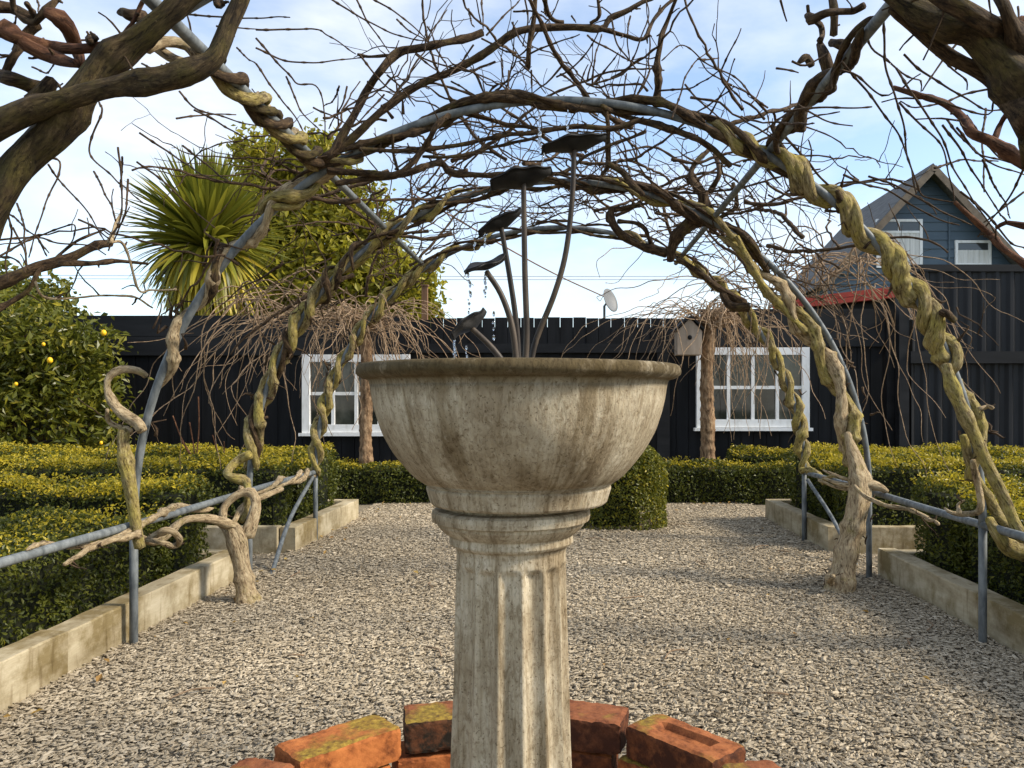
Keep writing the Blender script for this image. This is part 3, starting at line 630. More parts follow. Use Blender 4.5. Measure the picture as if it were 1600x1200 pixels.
# --- left, nearest arch (top left corner)
trace('L0', [(-60, 420), (-15, 330), (25, 262), (85, 205), (125, 150), (168, 92), (238, 40), (330, -32)], [1.90, 1.92], [.050, .038, .036, .038, .034, .028, .022, .020], 'olive', 'stem', .004, .16, sides=18)
trace('L0', [(-40, 380), (5, 300), (45, 235), (95, 190), (118, 170)], [1.87, 1.90], [.026, .026, .027, .022, .012], 'olive', 'stem', .004, .14)
trace('L0', [(-60, 232), (-10, 200), (60, 165), (140, 143), (220, 131), (290, 117), (335, 96), (350, 68), (362, 30), (385, -30)], [1.83, 1.90], [.032, .029, .027, .023, .021, .025, .028, .021, .018, .016], 'olive', 'branch', .004, .14, sides=16)
trace('L0', [(-15, 38), (25, 55), (85, 76), (118, 80), (170, 72)], [1.95, 2.0], [.016, .017, .014, .013, .012], 'red')
trace('L0', [(-20, 60), (10, 42), (45, 70), (85, 88), (120, 95)], [1.93, 1.98], [.012, .018, .017, .015, .010], 'red')
trace('L0', [(-20, 8), (20, 12), (52, 28), (62, 32)], [2.0, 2.05], [.012, .013, .012, .012], 'brown')
trace('L0', [(70, 20), (92, 30), (108, 50), (118, 78), (122, 100)], [2.0, 2.0], [.012, .018, .017, .016, .012], 'red')
trace('L0', [(20, -10), (26, 18), (50, 34), (62, 30), (80, 5), (95, -15)], [2.02, 2.0], [.007, .007, .008, .009, .006, .006], 'brown')
trace('L0', [(8, 120), (20, 90), (42, 55), (60, 38)], [2.04, 2.04], [.011, .010, .012, .013], 'brown')
trace('L0', [(-10, 118), (25, 122), (55, 136), (72, 152)], [2.02, 2.02], [.017, .018, .017, .02], 'brown')
trace('L0', [(48, 160), (70, 140), (82, 118)], [1.99, 1.99], [.02, .018, .013], 'brown')
trace('L0', [(42, 5), (50, 22), (58, 33)], [2.0, 2.0], [.006, .006, .007], 'brown')
trace('L0', [(176, 118), (200, 100), (230, 62), (262, 32), (300, -5), (330, -30)], [2.03, 2.1], [.013, .014, .014, .016, .014, .012], 'brown')
trace('L0', [(232, 78), (258, 68), (290, 72), (312, 96)], [2.1, 2.25], [.013, .014, .014, .012], 'tan')
trace('L0', [(240, 72), (262, 86), (285, 96), (300, 104)], [2.15, 2.2], [.012, .013, .013, .011], 'tan')
trace('L0', [(190, 60), (205, 38), (222, 8), (232, -12)], [1.97, 1.95], [.006, .005, .005, .005], 'red')
trace('L0', [(140, 152), (150, 110), (158, 78)], [1.95, 1.95], [.01, .012, .010], 'red')
trace('L0', [(186, 20), (195, 20), (205, 24), (222, 20)], [2.05, 2.05], [.006, .013, .015, .01], 'brown')
for k, (x, y) in enumerate(((145, 62), (345, 8), (296, 124), (22, 300))):
    trace('L0', [(x - 6, y), (x, y - 1), (x + 8, y + 2)], [1.93, 1.92], [.006, .013, .005], 'brown')
for key_, pp_, r0_ in (('L0', [P(-60, 420, 1.9), (-1.60, 1.93, .95), (-1.70, 1.98, .5), (-1.66, 1.99, .2), (-1.67, 2.0, -.03)], (.050, .054, .06, .065, .085)), ('R0', [P(1630, 200, 1.88), (1.42, 1.91, 1.25), (1.64, 1.94, .7), (1.66, 1.96, .3), (1.64, 1.98, -.03)], (.054, .054, .058, .065, .085))):
    q_ = smooth_path(pp_, .02); stem(key_, q_, np.interp(np.linspace(0, 1, len(q_)), np.linspace(0, 1, 5), r0_), 'olive', 'trunk', 20, .12)
# vine coming down the left purlin to the first arch
for ph, rr, mt in ((0, .020, 'mossy'), (2.1, .018, 'brown'), (4.2, .015, 'olive')):
    twine('L1', purlin_fn(R(123.5)), 2.25, 3.24, .030, .42, [rr * .8, rr, rr, rr * 1.1], ph, mt, seed=int(ph * 10) + 3)
for a0, a1, ph in ((R(122), R(134), 0), (R(118), R(132), 2.5)):
    twine('L1', arch_fn(3.27), a0, a1, .036, .30, [.016, .024, .018], ph, 'mossy', seed=9)
trace('L1', [(402, 148), (412, 165), (420, 178), (408, 186)], [2.75, 2.75], [.012, .02, .02, .012], 'tan')
trace('L1', [(448, 205), (462, 215), (470, 232), (468, 250)], [3.1, 3.15], [.012, .02, .02, .014], 'tan')
# --- left first arch: stem and hook
trace('L1', [(219, 856), (214, 830), (206, 780), (198, 730), (193, 690), (196, 672)], [3.2, 3.22], [.020, .022, .024, .025, .024, .020], 'mossy', 'stem', .002, .08)
trace('L1', [(222, 672), (214, 660), (190, 645), (176, 628), (168, 606), (172, 588), (190, 578), (215, 580), (228, 588)], [3.2, 3.3], [.020, .024, .022, .016, .013, .013, .014, .014, .012], 'tan', 'stem', .002, .10)
trace('L1', [(168, 640), (170, 658), (188, 668), (205, 676)], [3.18, 3.2], [.008, .010, .011, .010], 'tan')
p_, r_ = helix(arch_fn(3.27), R(180 - 18), R(180 - 60), .026, .36, [.018, .026, .020, .028, .02, .024, .017], 1.1, 150, .5, 4); stem('L1', p_, r_, 'tan')
p_, r_ = helix(arch_fn(3.27), R(180 - 22), R(180 - 40), .030, .40, [.012, .02, .016, .02, .012], 3.6, 80, .5, 5); stem('L1', p_, r_, 'brown')
# --- rails: pale stems lying along the left rail
twine('L2', rail_fn(LX), 2.6, 4.0, .028, .9, [.008, .014, .016, .018], 1.4, 'tan', seed=12)
trace('L2', [(368, 822), (330, 812), (292, 812), (268, 828), (240, 845), (205, 838)], [4.0, 3.4], [.022, .020, .018, .016, .018, .014], 'tan', 'stem')
trace('L2', [(232, 842), (262, 828), (280, 840), (276, 852), (252, 850), (230, 845)], [3.45, 3.4], [.012, .015, .014, .012, .012, .011], 'tan')
trace('L2', [(100, 882), (140, 858), (180, 842), (215, 836)], [2.75, 3.2], [.006, .010, .013, .013], 'tan')
twine('L2', rail_fn(LX), 4.3, 5.7, .024, .55, [.022, .014, .018, .02, .012], .4, 'tan', seed=13)
twine('L3', rail_fn(LX), 4.7, 5.7, .026, .7, [.006, .012, .016, .014], 2.4, 'tan', seed=14)
# --- left trunk
trace('L2', [(392, 955), (386, 938), (380, 905), (374, 870), (368, 838), (364, 826)], [3.94, 4.0], [.070, .052, .042, .040, .048, .036], 'tan', 'trunk', .003, .10, sides=22)
trace('L2', [(362, 838), (352, 826), (340, 818)], [4.0, 4.05], [.03, .022, .012], 'tan')
trace('L2', [(385, 838), (395, 812), (400, 788), (392, 770), (372, 772), (352, 790), (350, 810), (362, 826), (372, 828)], [4.02, 4.1, 4.05, 3.98], [.034, .030, .026, .022, .018, .018, .018, .018, .014], 'tan', 'stem', .003, .1)
trace('L2', [(362, 822), (382, 792), (410, 776), (440, 762)], [4.05, 4.35], [.014, .016, .016, .012], 'tan')
trace('L2', [(378, 815), (385, 795), (388, 770), (384, 752), (360, 745), (356, 735), (370, 722), (392, 712)], [4.1, 4.4], [.014, .016, .018, .02, .02, .02, .024, .024], 'mossy', 'stem')
for ph, rr, a1, mt, pt in ((0, .026, 66, 'mossy', .46), (3.1, .024, 74, 'mossy', .46), (1.6, .016, 84, 'brown', .5)):
    twine('L2', arch_fn(4.48), R(180 - 4), R(180 - a1), .034, pt, [rr, rr * 1.05, rr * .9, rr * 1.1, rr, rr * .85, rr * .6], ph, mt, seed=int(ph * 7) + 20, gn=.13)
for k, (a, ph) in enumerate(((30, 0), (38, 2), (47, 4), (24, 1))):
    twine('L2', arch_fn(4.48), R(180 - a), R(180 - a - 7), .052, .25, [.008, .018, .018, .008], ph, 'brown', seed=40 + k)
for ph, rr, a1, mt in ((0, .026, 60, 'mossy'), (3.2, .022, 75, 'mossy')):
    twine('L3', arch_fn(5.68), R(180 + 1), R(180 - a1), .030, .36, [rr, rr * 1.2, rr * .9, rr * 1.2, rr * .7], ph, mt, seed=int(ph * 5) + 31)
# --- right first arch: rope of three stems
for ph, rr, a0, a1, mt, pt in ((0, .031, 22, 62, 'mossy', .27), (2.1, .032, 24, 66, 'mossy', .27), (4.2, .030, 21, 70, 'mossy', .27)):
    twine('R1', arch_fn(3.27), R(a0), R(a1), .031, pt, [rr * .85, rr, rr * 1.1, rr, rr * .9, rr * .7], ph, mt, n=170, seed=int(ph * 7) + 50, gn=.12)
twine('R1', arch_fn(3.27), R(6), R(26), .034, .50, [.020, .025, .028, .026], 2.6, 'mossy', seed=57)
twine('R1', arch_fn(3.27), R(14), R(26), .036, .50, [.014, .020, .022, .022], 5.2, 'mossy', seed=58)
for ph, a0, a1, rr in ((1, 55, 112, .020), (3.5, 60, 125, .017), (5, 70, 128, .013)):
    twine('R1', arch_fn(3.27), R(a0), R(a1), .034, .8, [rr, rr * .9, rr, rr * .8], ph, 'brown', seed=int(a0) + 3)
trace('R1', [(1478, 570), (1490, 610), (1516, 668), (1545, 730), (1572, 785), (1588, 822), (1600, 845)], [3.2, 3.1], [.020, .024, .025, .024, .023, .022, .02], 'mossy', 'stem', .003, .06)
trace('R1', [(1506, 680), (1515, 720), (1532, 760), (1556, 802), (1572, 820)], [3.25, 3.2], [.016, .020, .020, .020, .016], 'mossy', 'stem', .003, .08)
trace('R1', [(1520, 720), (1528, 760), (1532, 790), (1522, 800), (1490, 802), (1478, 795)], [3.22, 3.28], [.012, .014, .013, .012, .011, .006], 'tan')
trace('R1', [(1498, 800), (1496, 788), (1506, 780)], [3.2, 3.2], [.009, .007, .004], 'tan')
trace('R1', [(1546, 812), (1560, 838), (1580, 856), (1612, 866), (1640, 872)], [3.2, 3.1], [.017, .024, .030, .034, .03], 'mossy', 'stem', .003, .1)
trace('R1', [(1465, 492), (1478, 488), (1490, 497)], [3.25, 3.2], [.018, .016, .012], 'brown')
trace('R1', [(1312, 330), (1310, 310), (1306, 298)], [3.25, 3.22], [.014, .012, .010], 'brown')
trace('R1', [(1528, 640), (1542, 636), (1550, 640)], [3.25, 3.22], [.010, .009, .007], 'tan')
# --- right trunk
trace('R2', [(1300, 952), (1311, 925), (1320, 885), (1328, 845), (1338, 800), (1344, 765), (1341, 738), (1333, 708), (1324, 675)], [4.16, 4.25, 4.4], [.080, .068, .058, .052, .054, .058, .048, .036, .014], 'tan', 'trunk', .003, .10, sides=24)
def inner_fn(y, r_in): return lambda a: (arch_pt(y, a, RAD - r_in), (np.array([math.cos(a), 0, math.sin(a)]), np.array([0, 1.0, 0])))
for ph, rr, a0, a1, mt, pt in ((0, .038, 4, 50, 'tan', .58), (3.14, .034, 5, 58, 'mossy', .58)):
    twine('R2', inner_fn(4.46, .085), R(a0), R(a1), .036, pt, [rr * 1.1, rr * 1.15, rr, rr * .95, rr * .85, rr * .6], ph, mt, n=150, seed=int(ph * 7) + 70, gn=.13)
for ph, rr, a0, a1, mt in ((1.2, .020, 46, 84, 'mossy'), (3.4, .022, 46, 92, 'brown'), (5, .016, 50, 104, 'brown')):
    twine('R2', arch_fn(4.48), R(a0), R(a1), .036, .62, [rr * .8, rr * 1.1, rr, rr * 1.05, rr * .8, rr * .6], ph, mt, seed=int(ph * 7) + 170, gn=.13)
trace('R2', [(1262, 520), (1228, 488), (1196, 450), (1172, 410), (1150, 370)], [4.4, 4.4], [.014, .018, .018, .016, .014], 'mossy', 'stem', .003)
trace('R2', [(1330, 772), (1352, 758), (1372, 760), (1384, 768)], [4.3, 4.25], [.03, .036, .030, .014], 'tan')
trace('R2', [(1335, 760), (1310, 755), (1286, 745)], [4.3, 4.45], [.014, .011, .007], 'tan')
trace('R2', [(1330, 752), (1305, 742), (1288, 732)], [4.3, 4.4], [.011, .008, .005], 'tan')
trace('R2', [(1328, 765), (1300, 760), (1278, 748)], [4.28, 4.4], [.011, .009, .006], 'tan')
trace('R2', [(1335, 760), (1352, 775), (1385, 790), (1425, 798), (1448, 808), (1466, 820)], [4.28, 3.7], [.010, .011, .010, .010, .010, .008], 'tan')
trace('R2', [(1300, 912), (1296, 905), (1302, 898)], [4.1, 4.1], [.016, .02, .012], 'tan')
for k in range(26):   # shaggy peeling bark strips
    a = rng.uniform(0, 6.28); y0 = rng.uniform(800, 930); dr = rng.uniform(.066, .078)
    b0 = P(np.interp(y0, [800, 930], [1342, 1310]), y0, np.interp(y0, [800, 930], [4.32, 4.2]))
    q = b0 + np.array([math.cos(a), math.sin(a), 0]) * dr; q2 = q + [rng.normal(0, .012), rng.normal(0, .012), rng.uniform(-.06, .06)] + np.array([math.cos(a), math.sin(a), 0]) * .02
    V['R2']['twigs'].tube(smooth_path([q - [0, 0, .02], q, q2], .02), np.array([.003, .004, .0015])[np.linspace(0, 2, len(smooth_path([q - [0, 0, .02], q, q2], .02))).astype(int)], 4)
# --- right farthest arch
for ph, rr, a1, mt in ((0, .028, 62, 'mossy'), (3.0, .024, 80, 'mossy')):
    twine('R3', arch_fn(5.68), R(0), R(a1), .030, .34, [rr, rr * 1.25, rr * .9, rr * 1.2, rr * .9, rr * .6], ph, mt, seed=int(ph * 5) + 91)
twine('R3', rail_fn(RX), 5.0, 5.7, .026, .5, [.008, .02, .026, .02], 1, 'mossy', seed=95)
# --- vine around the right purlin
for ph, rr in ((0, .014), (2.6, .018)):
    twine('R1', purlin_fn(R(60.5)), 2.2, 3.3, .026, .6, [rr * .7, rr, rr * 1.4, rr, rr * .9], ph, 'brown', seed=int(ph * 9) + 101)
trace('R1', [(1280, 70), (1290, 100), (1296, 120)], [2.75, 2.8], [.012, .022, .015], 'brown')
trace('R1', [(1262, 25), (1270, 30), (1290, 20), (1320, 17), (1352, 10)], [2.6, 2.4], [.010, .014, .012, .010, .010], 'brown')
trace('R1', [(1300, 68), (1320, 72), (1336, 76)], [2.7, 2.65], [.014, .013, .010], 'brown')
trace('R1', [(1298, -15), (1300, 20), (1302, 55)], [2.6, 2.65], [.012, .012, .014], 'brown')
trace('R1', [(1262, 8), (1265, 28), (1282, 42), (1284, 65)], [2.65, 2.7], [.005, .009, .010, .009], 'brown')
trace('R1', [(1245, 100), (1258, 88), (1264, 92), (1270, 100)], [2.8, 2.8], [.004, .013, .012, .01], 'brown')
# --- top right corner
trace('R0', [(1330, -60), (1420, 10), (1470, 32), (1520, 48), (1560, 90), (1590, 140), (1630, 200)], [1.90, 1.88], [.020, .025, .029, .031, .037, .046, .054], 'olive', 'stem', .004, .16, sides=18)
trace('R0', [(1395, 10), (1440, 48), (1490, 88), (1530, 112), (1575, 150), (1620, 190)], [1.95, 1.88], [.014, .015, .017, .019, .036, .046], 'brown', 'branch')
trace('R0', [(1440, -30), (1500, 10), (1540, 38), (1572, 58), (1600, 75)], [1.84, 1.84], [.018, .020, .022, .027, .03], 'brown', 'branch', gn=.14)
trace('R0', [(1555, -20), (1568, 15), (1578, 45), (1590, 80)], [1.84, 1.84], [.014, .014, .016, .026], 'brown')
trace('R0', [(1600, 35), (1580, 50), (1575, 75)], [1.97, 1.97], [.02, .016, .012], 'red')
trace('R0', [(1395, 137), (1440, 149), (1475, 161), (1500, 182), (1517, 205), (1550, 220), (1595, 252), (1640, 285)], [2.3, 2.05], [.007, .008, .010, .011, .014, .014, .018, .02], 'red', 'branch')
trace('R0', [(1552, 218), (1565, 192), (1585, 170), (1610, 150)], [2.1, 2.05], [.009, .007, .007, .007], 'red')
trace('R0', [(1585, 170), (1590, 200), (1594, 240), (1600, 265)], [2.08, 2.05], [.006, .005, .006, .006], 'brown')
trace('R0', [(1492, 315), (1520, 342), (1545, 368), (1575, 395), (1620, 420)], [2.3, 2.2], [.006, .008, .009, .010, .011], 'red', 'branch')
trace('R0', [(1640, 350), (1600, 352), (1572, 345), (1555, 352)], [2.1, 2.15], [.014, .010, .006, .004], 'red')

# --- branches above the first arch
for px, r in (([(505, 248), (522, 235), (550, 185), (575, 140), (592, 112), (625, 82), (675, 72), (715, 62), (752, 50)], [.014, .017, .016, .015, .015, .015, .014, .014, .015]),
              ([(470, 245), (500, 252), (532, 230), (600, 172), (650, 137), (700, 112), (750, 87), (800, 56), (842, 45), (887, 40), (937, 44), (952, 28), (985, 17), (1025, -5)], [.022, .018, .016, .015, .014, .014, .014, .013, .014, .015, .013, .011, .010, .009]),
              ([(937, 45), (975, 55), (1005, 60), (1025, 28), (1052, -6)], [.010, .008, .008, .008, .006]),
              ([(1060, -10), (1040, 38), (1032, 70), (1027, 110), (1026, 165)], [.006, .009, .012, .014, .016]),
              ([(837, -10), (832, 45), (826, 90), (825, 106)], [.009, .010, .011, .008]),
              ([(850, -5), (858, 22), (870, 35), (882, 38)], [.009, .010, .009, .009]),
              ([(934, -8), (934, 26), (922, 38)], [.006, .007, .007]),
              ([(607, 87), (580, 87), (557, 84)], [.007, .006, .005]),
              ([(562, 233), (650, 235), (750, 220), (800, 210), (900, 199), (960, 199), (1000, 190), (1040, 198), (1085, 215), (1115, 235), (1140, 258)], [.008, .009, .009, .009, .009, .010, .011, .011, .012, .012, .012]),
              ([(940, 165), (975, 182), (1025, 195), (1075, 212), (1112, 232)], [.010, .011, .012, .012, .010]),
              ([(512, 267), (560, 270), (625, 272), (660, 262), (690, 255), (705, 272), (750, 272), (800, 272)], [.014, .013, .013, .012, .012, .012, .011, .010]),
              ([(525, 287), (570, 280), (625, 270), (662, 233), (682, 195), (722, 177), (800, 196), (840, 201)], [.010, .012, .012, .011, .011, .011, .009, .007]),
              ([(612, 210), (616, 240), (622, 266)], [.006, .006, .007]),
              ([(660, 245), (720, 243), (790, 225), (850, 212)], [.006, .007, .007, .006]),
              ([(1010, 205), (960, 225), (915, 245), (880, 270)], [.006, .007, .007, .006]),
              ([(950, 255), (972, 270), (985, 290), (1002, 305)], [.012, .013, .012, .011]),
              ([(945, 168), (950, 205), (951, 255), (940, 275)], [.008, .009, .011, .007])):
    trace('L1' if px[0][0] < 870 else 'R1', px, [3.22, 3.3], r, 'brown', 'branch', .005)
# knot below the right purlin
for px, r in (([(1100, 300), (1094, 335), (1064, 362), (1050, 392), (1046, 408)], [.026, .034, .036, .032, .02]),
              ([(1146, 285), (1150, 310), (1146, 328), (1112, 345), (1082, 352)], [.011, .012, .012, .014, .016]),
              ([(1108, 322), (1150, 327), (1200, 321)], [.006, .005, .003]),
              ([(955, 325), (958, 350), (975, 370), (1005, 383), (1040, 398)], [.018, .02, .02, .022, .022]),
              ([(1000, 320), (960, 328), (953, 345)], [.013, .015, .014]),
              ([(965, 345), (995, 350), (1012, 365), (1020, 385)], [.010, .012, .012, .014]),
              ([(1060, 405), (1090, 425), (1112, 442), (1140, 460), (1160, 478)], [.014, .016, .016, .02, .03]),
              ([(1170, 480), (1140, 478), (1125, 450)], [.03, .02, .012]),
              ([(1098, 300), (1080, 280), (1085, 255), (1108, 235)], [.02, .016, .014, .012]),
              ([(1110, 300), (1125, 270), (1115, 240)], [.016, .013, .010]),
              ([(1070, 275), (1090, 300), (1095, 330)], [.008, .012, .014])):
    trace('R2', px, [4.5, 4.6], r, 'brown', 'branch', .008, .16)
# fine twigs read off the photograph
for px in ([(400, 60), (450, 115), (465, 132), (492, 135), (507, 165), (507, 222)], [(400, 46), (490, 47), (515, 55), (555, 85)], [(290, 22), (345, 27), (400, 28), (455, 27)], [(338, 41), (400, 46)], [(400, 75), (445, 95), (500, 97), (550, 92), (570, 90)],
           [(400, 100), (450, 170), (487, 225)], [(370, 75), (400, 102)], [(512, -5), (580, 37), (625, 55), (670, 66)], [(577, -5), (625, 25), (662, 55), (676, 68)], [(555, -5), (580, 42), (607, 82)], [(620, 30), (645, 52), (672, 68)],
           [(682, 77), (702, 110)], [(705, 127), (747, 152)], [(760, 55), (800, 12), (815, -5)], [(605, 117), (630, 142), (650, 165)], [(752, 60), (790, 80), (820, 90)], [(447, 120), (470, 170), (500, 205)], [(490, 168), (520, 182), (550, 200)], [(530, 135), (522, 155), (505, 168)], [(542, 135), (535, 165), (512, 200)],
           [(600, 148), (575, 175), (555, 195)], [(560, 85), (600, 130), (635, 155)], [(668, 42), (675, 55), (680, 66)], [(732, 14), (740, 45)], [(753, -5), (754, 45)], [(650, 85), (690, 115)], [(740, 70), (720, 100), (700, 118)], [(735, 108), (750, 125), (758, 150)], [(795, 110), (792, 145), (790, 155)],
           [(827, 85), (870, 65), (907, 52)], [(800, 85), (822, 95)], [(875, 116), (905, 135), (930, 152)], [(927, 132), (975, 115), (990, 90), (1000, 65), (1012, 25), (1008, 0)], [(1050, 185), (1060, 155), (1070, 125), (1090, 92), (1110, 75)], [(1200, 176), (1175, 150), (1150, 122), (1125, 110), (1100, 95), (1065, 70), (1035, 95)], [(1200, 168), (1165, 145), (1120, 120), (1090, 92)],
           [(1127, 110), (1140, 80), (1157, 45)], [(1105, 187), (1122, 155), (1140, 120), (1150, 92)], [(1090, 92), (1125, 92)], [(1070, 132), (1090, 155), (1110, 172), (1150, 215)], [(1030, 142), (1070, 138), (1100, 128), (1125, 112)], [(870, 120), (890, 110), (920, 75), (940, 45)], [(925, 135), (928, 100), (940, 55)], [(918, 55), (935, 68), (985, 95), (1026, 102)], [(930, 130), (968, 80)], [(905, 140), (912, 110), (918, 98)], [(955, 30), (965, 70), (985, 95), (1020, 140)], [(985, 25), (980, 60), (982, 92)],
           [(830, 110), (832, 148)], [(812, 98), (835, 120), (852, 145)], [(893, 25), (900, 36)], [(802, 18), (840, 20), (862, 40)], [(820, -5), (825, 30), (815, 70)], [(800, 35), (820, 75)], [(975, 150), (978, 115)], [(990, 152), (1000, 120)], [(960, 150), (955, 130)]):
    T('L1' if px[0][0] < 800 else 'R1', px, 3.2)
for px in ([(1380, 15), (1382, 62), (1385, 112), (1400, 155), (1412, 195), (1420, 250), (1435, 297), (1450, 310), (1492, 313)], [(1350, 37), (1362, 75), (1385, 92), (1417, 120), (1440, 127), (1442, 145)], [(1315, 97), (1335, 120), (1360, 150), (1385, 182), (1412, 225), (1424, 275), (1432, 300)], [(1312, 110), (1340, 120), (1380, 147), (1397, 142)], [(1360, 35), (1337, 75), (1300, 115), (1295, 140), (1260, 145)],
           [(1412, 85), (1440, 110), (1490, 142), (1535, 170), (1582, 167), (1610, 160)], [(1462, 85), (1492, 107), (1510, 125), (1510, 142)], [(1495, 67), (1475, 92), (1442, 145)], [(1555, 137), (1512, 145), (1475, 160), (1430, 170), (1405, 157)], [(1400, 107), (1425, 147), (1467, 207), (1492, 270), (1520, 310), (1560, 370)], [(1405, 160), (1432, 190), (1470, 225), (1485, 280), (1490, 320)], [(1472, 195), (1502, 237), (1540, 297), (1560, 340)], [(1480, 187), (1512, 225), (1540, 247), (1582, 255)],
           [(1212, 190), (1245, 195), (1272, 190)], [(1225, 175), (1280, 168), (1360, 167)], [(1247, 165), (1287, 185), (1330, 198)], [(1238, 95), (1260, 102), (1290, 85)], [(1213, 107), (1250, 112)], [(1447, 150), (1490, 165), (1545, 178), (1552, 160)], [(1540, 170), (1535, 230), (1540, 300)], [(1495, 200), (1535, 245), (1600, 275)], [(1535, 250), (1560, 300), (1580, 340)], [(1600, 262), (1580, 300), (1555, 340), (1530, 370)], [(1600, 300), (1560, 330), (1535, 345)], [(1460, 262), (1500, 252), (1560, 250)], [(1318, 273), (1345, 285), (1390, 300), (1440, 330), (1500, 352)], [(1357, 275), (1400, 290), (1450, 320), (1520, 350)], [(1220, 0), (1231, 32)], [(1545, -5), (1548, 22)], [(1590, 10), (1595, 60)], [(1510, 180), (1560, 245), (1600, 262)], [(1500, 300), (1540, 330), (1580, 380), (1610, 395)]):
    T('R0', px, 2.3, .0036, .002)
for px, r in (([(1207, 197), (1222, 230), (1246, 268)], .010), ([(1210, 198), (1262, 252), (1300, 298)], .006)): trace('R1', px, [3.25, 3.3], [r, r * .7], 'brown', 'branch', .004)
for px in ([(47, 254), (90, 249), (92, 272), (78, 300), (62, 345), (45, 400)], [(76, 257), (88, 275), (108, 300), (140, 335), (165, 375)], [(155, 160), (158, 178), (140, 237), (175, 275), (200, 297), (225, 320)], [(185, 230), (188, 270), (189, 340), (172, 378)], [(191, 245), (189, 290)], [(200, 280), (196, 330), (178, 375)], [(146, 268), (165, 302), (180, 345)], [(12, 333), (18, 365), (10, 410), (12, 440)], [(27, 318), (38, 360), (42, 420)], [(15, 335), (40, 355), (75, 395)], [(20, 355), (38, 390), (42, 425)], [(0, 375), (60, 368), (112, 352), (115, 370), (105, 385)], [(122, 343), (150, 355), (172, 372)], [(0, 400), (55, 372), (90, 378), (140, 385), (165, 400)], [(58, 370), (75, 400)], [(0, 402), (25, 405), (40, 425)], [(280, 142), (305, 170), (345, 182), (400, 195)], [(275, 185), (320, 180), (368, 177)], [(303, 172), (335, 188), (400, 225)], [(222, 100), (250, 112), (262, 116)], [(188, 128), (196, 118)], [(135, 168), (138, 182)], [(218, 208), (260, 235), (310, 270), (352, 285)], [(285, 228), (330, 262), (355, 285)], [(214, 253), (262, 290), (335, 358)], [(-10, 300), (20, 290)], [(0, 90), (20, 85)], [(50, 105), (75, 115), (85, 97)], [(68, 60), (76, 95)], [(20, 40), (28, 22)], [(58, 0), (62, 20)], [(25, 55), (20, 80)]):
    T('L0' if px[0][1] < 150 and px[0][0] < 300 else 'L1', px, 2.9, .0040, .0022)
for px, r in (([(-20, 450), (20, 435), (60, 418), (110, 402), (150, 382), (172, 378)], [.024, .022, .02, .018, .016, .015]), ([(95, 412), (140, 412), (180, 408), (232, 410)], [.012, .010, .008, .005]), ([(-20, 490), (20, 470), (46, 452), (60, 425), (80, 410), (100, 392), (125, 372), (165, 358)], [.012, .010, .009, .006, .006, .006, .005, .004]), ([(172, 378), (178, 360), (190, 330)], [.010, .007, .004]), ([(172, 378), (195, 385), (215, 450), (240, 455), (275, 452)], [.006, .005, .004, .004, .004]), ([(55, 440), (65, 462), (95, 468), (150, 462), (200, 462), (240, 482)], [.005, .005, .004, .004, .004, .003])):
    trace('L1', px, [2.9, 3.2], r, 'brown' if r[0] > .011 else 'tan', 'branch', .004)
# pale dead leaf stalks and curls caught on the arches

# --- tangle of young growth over the roof of the tunnel
def grow(key, ang, y, n, r0, r=rng, roff=0.02, spread=.35, up=.12, stepl=.035, dirv=None, side=True):
    p = arch_pt(y, ang, RAD + roff); rad_ = np.array([math.cos(ang), 0, math.sin(ang)]); tg = np.array([-math.sin(ang), 0, math.cos(ang)])
    d = dirv if dirv is not None else tg * r.choice([-1, 1]) * r.uniform(.3, 1) + np.array([0, 1, 0]) * r.uniform(-.8, .8) + rad_ * r.uniform(-.1, .5) * up * 5
    d = d / np.linalg.norm(d); cur = r.normal(0, spread, 3); pts = [p]
    for i in range(n):
        cur = cur * .9 + r.normal(0, spread * .45, 3); d = d + cur * .16 + np.array([0, 0, .012])
        rel = pts[-1] - [CX, pts[-1][1], SZ]; R_ = np.linalg.norm(rel); d = d - rel / R_ * (R_ - RAD - roff - .1) * .25
        d /= np.linalg.norm(d); kk = r.normal(0, .20, 3) if r0 < .0065 else r.normal(0, .10, 3); pts.append(pts[-1] + (d + kk) * stepl)
    pts = np.array(pts); rd = np.linspace(r0, r0 * .38, len(pts)); rd[::2] *= 1.3
    if r0 < .0065: V[key]['twigs'].tube(pts, rd, 5)
    else: sp_ = smooth_path(pts, .015); V[key]['twigs'].tube(sp_, np.interp(np.linspace(0, 1, len(sp_)), np.linspace(0, 1, len(pts)), rd), 8, .12, int(y * 100))
    if side and n > 7:
        for _ in range(r.integers(1, 5)):
            i = r.integers(2, n - 1); q = [pts[i]]; dd = d * .2 + r.normal(0, .7, 3) + [0, 0, .25]; dd /= np.linalg.norm(dd)
            for k in range(r.integers(3, 9)):
                dd = dd + r.normal(0, .16, 3); dd /= np.linalg.norm(dd); q.append(q[-1] + dd * .032)
            q = np.array(q); V[key]['twigs'].tube(q, np.linspace(rd[i] * .75, .0014, len(q)), 4)
for (y0, y1, cnt) in ((3.3, 4.4, 62), (4.4, 5.7, 90), (3.0, 3.4, 20), (4.35, 4.6, 28), (5.5, 6.1, 40)):
    for _ in range(cnt):
        y = rng.uniform(y0, y1); ang = R(rng.uniform(38, 142)); k = int(np.clip(round((y - 2.06) / 1.21), 1, 3)); key = ('R' if ang < R(90) else 'L') + str(k)
        grow(key, ang, y, rng.integers(8, 26), rng.uniform(.0022, .0060), roff=rng.uniform(-.02, .14))
